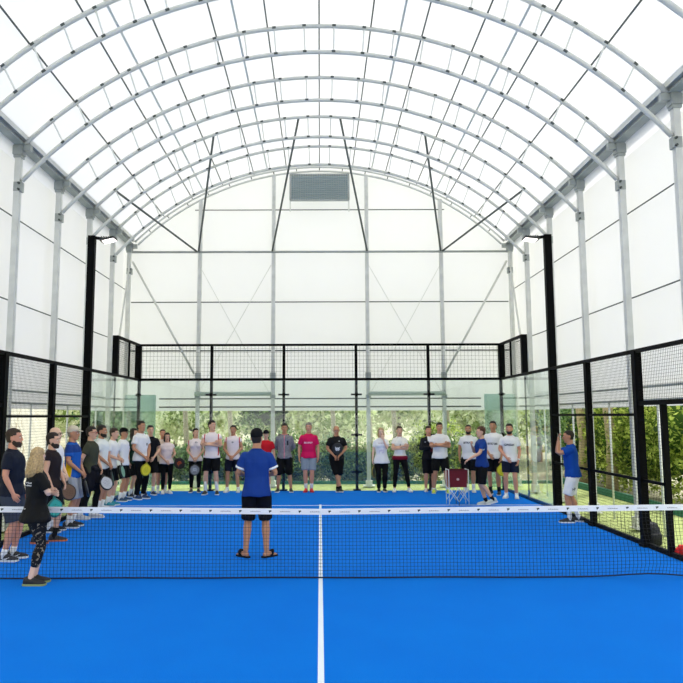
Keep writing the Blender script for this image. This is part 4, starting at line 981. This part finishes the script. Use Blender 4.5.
P(12, 'man in plain black t-shirt and black shorts in the back left corner', -4.42, 9.10, 1.77, 28, skin='light', hair=('short', 'dark'), top='16181f', arms=('front', 'down_in'), shoe='1f2c50', sole='f0f0f0')
P(13, 'man in pale peach shirt hidden behind the dark-haired woman in the corner', -4.22, 9.62, 1.66, 20, skin='ruddy', hair=('cropped', 'brown'), top='f1d9cb', arms=('down', 'down'), shoe='e8e8e8', bottom=('shorts', '15171a'))
P(14, 'short dark-haired woman in pale pink top and black leggings with white shoes', -4.06, 9.45, 1.57, 22, skin='light', female=True, hair=('bob', 'dark'), top='f2dfdc', bottom=('leggings', '101114'), arms=('forward', 'front'), shoe='eeeeee', sleeve=.3, build=1.05, socks=None)
P(15, 'woman with dark ponytail in white top with red shoulders and black leggings', -3.35, 9.72, 1.68, 8, skin='light', female=True, hair=('ponytail', 'dark'), head=25, top=top_whitered, bottom=('leggings', '101114'), arms=('front', 'front'), shoe='24262a', sleeve=.35, build=.98, socks=None)
P(16, 'tall man in white and red shirt with folded arms looking sideways', -2.83, 9.2, 1.89, 0, skin='light', hair=('short', 'dark'), head=50, top=top_whitered, arms=('crossed', 'crossed2'), shoe='1a1b1e', sleeve=.3, sockh=.6, bottom=('shorts', '0f1013'), build=1.04, stance=((.14, 0), (-.14, 0)))
P(17, 'man in white and red shirt with clasped hands, left of the blue-shirted coach', -2.34, 9.72, 1.76, -4, skin='tan', hair=('short', 'dark'), top=top_whitered, arms=('front', 'front'), shoe='e2e4da', sleeve=.3, bottom=('shorts', '161b2c'), sockh=.15, stance=((.15, 0), (-.15, 0)))
P(18, 'coach in blue polo shirt and flip-flops seen from behind at the net', -0.925, 1.28, 1.81, 180, skin='tan', hair=('cropped', 'dark'), cap='17181b', cap_back=False, head=-12, nod=-.12, top=top_blue, collarcol='163c86', cuffs='f0f2f6', arms=('forward', 'forward'), near=True, bottom=('shorts', '101219'), slen=.47, shoe='flipflop', socks=None, stance=((.145, 0, 0, 45), (-.145, 0, 0, -45)), hem=.84, sleeve=.68, build=1.04, collar=True)
P(19, 'person in bright red t-shirt and black cap hidden behind the blue-shirted coach', -1.46, 9.75, 1.62, 0, skin='light', hair=('cropped', 'dark'), cap='1b1c20', top='c8202c', arms=('down', 'down'), shoe='e6e6e6', bottom=('shorts', '15171b'))
P(20, 'man in grey marled zip jacket over a pink shirt, black shorts', -0.96, 9.74, 1.80, 0, skin='tan', hair=('short', 'dark'), head=5, top=top_jacket, topname='jacket', collarcol='e0527a', sleeve=1.9, arms=('behind', 'behind'), shoe='202225', sole='e6e6e6', socks=None, stance=((.17, 0), (-.17, 0)), bottom=('shorts', '0f1013'), slen=.55)
P(21, 'man in magenta t-shirt, grey shorts and red shoes by the back glass', -0.31, 9.74, 1.82, 0, skin='ruddy', hair=('short', 'grey'), head=-6, top=top_magenta, arms=('down', 'down'), shoe='d3202a', sole='c01c26', socks='d8d8da', sockh=.35, bottom=('shorts', '8d99a6'), slen=.42, build=1.08, sleeve=.72, stance=((.07, 0), (-.07, 0)))
P(22, 'shaven-headed man in black t-shirt with crossed ankles holding a racket', 0.44, 9.74, 1.74, 0, skin='tan', hair=('none', 'none'), nod=.35, top=top_blacktick, arms=('front', 'front'), shoe='17181a', sole='d8d8d8', socks='17181a', sockh=.15, bottom=('shorts', '0e0f11'), slen=.55, build=1.10, stance=((.02, 0, 0, 0), (.10, -.17, 0, 12)), sleeve=.7)
P(23, 'blonde woman in long white t-shirt and black trousers with hand at her chin', 1.64, 9.72, 1.68, 0, skin='fair', female=True, hair=('bob', 'blonde'), top=top_redword, hem=.78, flare=.02, arms=('face', 'down'), shoe='17181a', socks=None, bottom=('trousers', '111215'), sleeve=.6, head=0, stance=((.08, 0), (-.08, 0)), build=1.05)
P(24, 'woman in white shirt with black lanyard and maroon waist sash, legs apart', 2.14, 9.74, 1.72, 0, skin='light', female=True, hair=('short', 'brown'), top='f1efe9', arms=('prop', 'crossed2'), shoe='eeeeea', bottom=('leggings', '101114'), sleeve=.5, extra=waistband, socks=None, stance=((.24, 0, 0, 12), (-.16, 0, 0, -8)))
P(25, 'person in black and maroon tracksuit jacket and black shorts', 2.93, 9.80, 1.72, 2, skin='ruddy', hair=('short', 'brown'), top=top_trackjacket, topname='jacket', collarcol='16181f', sleeve=1.9, arms=('down_in', 'crossed'), shoe='d8c8c4', socks=None, bottom=('shorts', '121318'), slen=.5)
P(26, 'man in white t-shirt with folded arms and neon yellow shoes', 3.16, 9.40, 1.82, -4, skin='tan', hair=('short', 'dark'), top='f1eeec', arms=('crossed', 'crossed2'), shoe='d8e84a', sole='eef0c0', socks='e8e8e0', sockh=.12, stance=((.17, 0), (-.17, 0)), bottom=('shorts', '0f1114'), build=1.05)
P(27, 'shaven-headed bearded man in white t-shirt behind the maroon ball cart', 3.97, 9.62, 1.76, -14, skin='tan', hair=('cropped', 'dark'), beard='dark', top=top_word, arms=('down', 'down'), shoe='e0e0de', bottom=('shorts', '111317'), build=1.08)
P(28, 'coach in blue t-shirt and black shorts stepping left to the ball cart', 3.67, 6.90, 1.75, -84, skin='light', hair=('short', 'ginger'), top=top_bluecoach, arms=('reach', 'chest'), shoe='c9d2cc', socks='20242c', sockh=.2, bottom=('shorts', '111216'), slen=.5, stance=((.09, .20, .06), (-.07, .10)), near=False, head=0)
P(29, 'tall man in white t-shirt holding a yellow racket, behind the navy shorts man', 4.47, 8.96, 1.86, -26, skin='tan', hair=('short', 'dark'), top=top_word, arms=('down_in', 'front'), shoe='1a1b1e', sole='e8e8e8', socks='1b1c1f', sockh=.3, bottom=('shorts', '101216'), build=1.05)
P(30, 'bearded man in white t-shirt, navy shorts and white shoes near the right glass', 4.69, 8.24, 1.80, -22, skin='ruddy', hair=('short', 'dark'), beard='dark', top=top_word, arms=('down_in', 'front'), shoe='f0f0ee', socks='f0f0ee', sockh=.12, bottom=('shorts', '1a2136'), slen=.36, extra=wristband, stance=((.12, 0), (-.12, 0)))
P(31, 'man in blue t-shirt and white shorts filming beside the right fence', 4.82, 4.42, 1.72, -105, lean=.07, skin='tan', hair=('cropped', 'dark'), top='164aa0', arms=('photo', 'photo'), shoe='1d1e20', sole='f2f2f0', socks='f2f2f0', sockh=.45, bottom=('shorts', short_logo), slen=.46, build=1.08, stance=((.10, -.10), (-.09, .08)), sleeve=.6, near=True)
# phone held by the filming man
hp, Mw = ppl[31]
c_ = (hp(1, .1) + hp(-1, .1)) / 2
t = thing('mobile_phone', 'dark phone held up by the man filming at the right', 'phone', c_ + Vector((-.03, 0, .02)), math.radians(-105))
MB().box((0, 0, 0), (.15, .010, .075)).build('case', mat('phone_case', '1a1b1e', 0.3), t); MB().box((0, .0056, 0), (.14, .001, .067)).build('screen', mat('phone_screen', '2d3238', 0.1), t)

# rackets
def hold(key, s, dir_, facing, label, *a, off=(0, 0, 0), **kw):
    h, M = ppl[key]; racket(h(s) + Vector(off), dir_, facing, label, *a, **kw)
hold(3, -1, (.1, 0, -1), (1, -.6, 0), 'teal racket held low by the man behind the blonde woman', '2aa79c', '1c6e6a')
hold(4, 1, (.25, -.1, -1), (1, -.9, 0), 'brown patterned racket hanging from the hands of the bald man', '6b4a36', '2a1f1a')
hold(5, 1, (.3, -.1, -1), (1, .25, 0.1), 'dark racket held by the man in the beige cap', '2d3138', '16171a')
hold(6, 1, (.45, -.1, -.9), (1, -.8, .3), 'black and white ringed racket beside the tied jacket', 'b9bcc2', '121316')
hold(7, 1, (.2, -.1, -1), (1, .2, .1), 'dark green racket held by the dark-bearded man', '2c5f50', '141518')
hold(8, 1, (.2, -.3, -.8), (1, -.1, 0), 'mint green racket held by the leaning man', '7fb5a4', '22302c')
hold(11, 1, (-.1, -.1, -1), (1, -.9, 0), 'yellow racket in the clasped hands of the tall man', 'e3d72a', 'b8ad1c')
hold(12, -1, (.0, -.1, -1), (0, -1, 0), 'blue and teal racket held by the man in black', '4d8796', '1f3c48')
hold(14, 1, (.7, -.1, -.75), (-.1, -1, 0), 'black racket with orange spot held out by the short woman', '2b201e', '121214', mark='b5502a')
hold(15, 1, (-.02, -.1, -1), (0, -1, 0), 'grey racket held low in front by the ponytail woman', '8d9299', '17181b', mark='c9ccd2')
hold(22, 1, (.04, -.05, 1), (0, -1, 0), 'black racket with white chevrons at the chest of the shaven-headed man', '111215', '0c0c0e', mark='f3f3f3', off=(0, -.03, -.02))
hold(23, -1, (.02, -.05, -1), (1, -.4, 0), 'dark racket at the side of the blonde woman in white', '1c1d20', '8a7f3c')
hold(25, -1, (.5, -.1, -.8), (-.2, -1, 0), 'black and white racket held by the person in the tracksuit jacket', '2a2c30', '15161a', mark='e8e8e8', off=(0.05, -.04, -.14))
hold(29, 1, (.15, -.1, -1), (0, -1, 0), 'bright yellow racket held by the tall man on the right', 'e9e23a', 'c9c022')
flush()

# ---------------------------------------------------------------- ball cart
t = thing('ball_cart', 'maroon fabric ball basket on folding white crossed legs', 'ball cart', (3.13, 7.05, 0)); t.scale = (.87, .87, 1)
mar = mat('maroon_basket_cloth', '6e1420', 0.85, bump=0.4, bscale=12); wh = mat('white_painted_tube', 'eceeee', 0.4)
m = MB(); w0, w1, d0 = .235, .21, .19
def rr(h_, w_, d_): return [Vector((sx * w_, sy * d_, h_)) for sx, sy in ((-1, -1), (1, -1), (1, 1), (-1, 1))]
vs = rr(.40, w1, d0 - .02) + rr(.78, w0, d0) + rr(.78, w0 - .012, d0 - .012) + rr(.42, w1 - .012, d0 - .032)
m.add(vs, [(3, 2, 1, 0)] + [(i, (i + 1) % 4, 4 + (i + 1) % 4, 4 + i) for i in range(4)] + [(4 + i, 4 + (i + 1) % 4, 8 + (i + 1) % 4, 8 + i) for i in range(4)] + [(8 + i, 8 + (i + 1) % 4, 12 + (i + 1) % 4, 12 + i) for i in range(4)] + [(12, 13, 14, 15)])
bk = m.build('basket', mar, t)
m = MB()
for c_, r_ in (((-.02, -.199, .58), .028),):
    m.add([Vector(c_) + Vector((r_ * 1.3 * math.cos(a) , 0, r_ * math.sin(a))) for a in [2 * PI * i / 14 for i in range(14)]], [tuple(range(14))])
m.build('emblem', mat('pale_basket_print', 'c9a9a4', 0.8), bk)
for sx in (-1, 1):
    for sy in (-1, 1):
        MB().tube([(sx * .255, sy * .20, 0.0), (sx * .255, sy * .20, .80)], .009, 8).build('leg', wh, t, True)
for sy in (-1, 1):
    MB().tube([(-.255, sy * .215, .08), (.0, sy * .215, .40)], .0075, 6).tube([(.0, sy * .215, .08), (-.255, sy * .215, .40)], .009, 6).tube([(0, sy * .215, .08), (.255, sy * .215, .40)], .009, 6).tube([(.255, sy * .215, .08), (.0, sy * .215, .40)], .009, 6).build('cross_brace', wh, t, True)
    MB().tube([(0, sy * .2, .0), (0, sy * .2, .30)], .009, 6).build('centre_leg', mat('grey_cart_tube', '5a6068', .4), t, True)
for sx in (-1, 1): MB().tube([(sx * .255, -.2, .79), (sx * .255, .2, .79)], .007, 6).build('side_rail', wh, t, True)
for sy in (-1, 1): MB().tube([(-.255, sy * .2, .785), (.255, sy * .2, .785)], .007, 6).build('top_rail', mat('dark_maroon_hem', '4a1018', .8), t, True)

# ---------------------------------------------------------------- bag and red cloth by the right fence
t = thing('backpack', 'black backpack leaning against the nearest thick right fence post', 'backpack', (5.19, 2.20, -.04), .3)
m = MB().rings([(.0, .12, .08, 0, 0), (.03, .16, .11, 0, 0), (.15, .17, .12, 0, -.01), (.28, .155, .11, 0, 0), (.36, .11, .08, 0, .01), (.385, .05, .04, 0, .01)], 18)
remesh_obj(m, 'body', mat('black_bag_cloth', '23262c', 0.8, bump=.3, bscale=20), t, .012, None, .02)
MB().rings([(.05, .11, .03, 0, -.11), (.20, .11, .035, 0, -.115), (.22, .09, .02, 0, -.11)], 14).build('pocket', mat('black_bag_pocket', '1a1c21', .8), t, True)
MB().tube([(-.04, .03, .37), (-.03, .03, .42), (.03, .03, .42), (.04, .03, .37)], .01, 6).build('handle', blk, t, True)
t = thing('crumpled_cloth', 'bright red crumpled cloth lying by the court edge at right', 'cloth', (5.22, 1.20, -.04))
m = MB(); rnd = random.Random(5)
m.ball((0, 0, .09), (.17, .15, .10), 14, 9)
for i in range(16):
    a = rnd.random() * 6.28; r_ = rnd.uniform(.05, .15); m.ball((r_ * math.cos(a), r_ * math.sin(a), rnd.uniform(.04, .20)), (rnd.uniform(.03, .07), rnd.uniform(.03, .06), rnd.uniform(.03, .07)), 8, 6)
remesh_obj(m, 'folds', mat('red_cloth', 'd5141c', .8, bump=.4, bscale=25), t, .012, None, .04, 1)
flush()
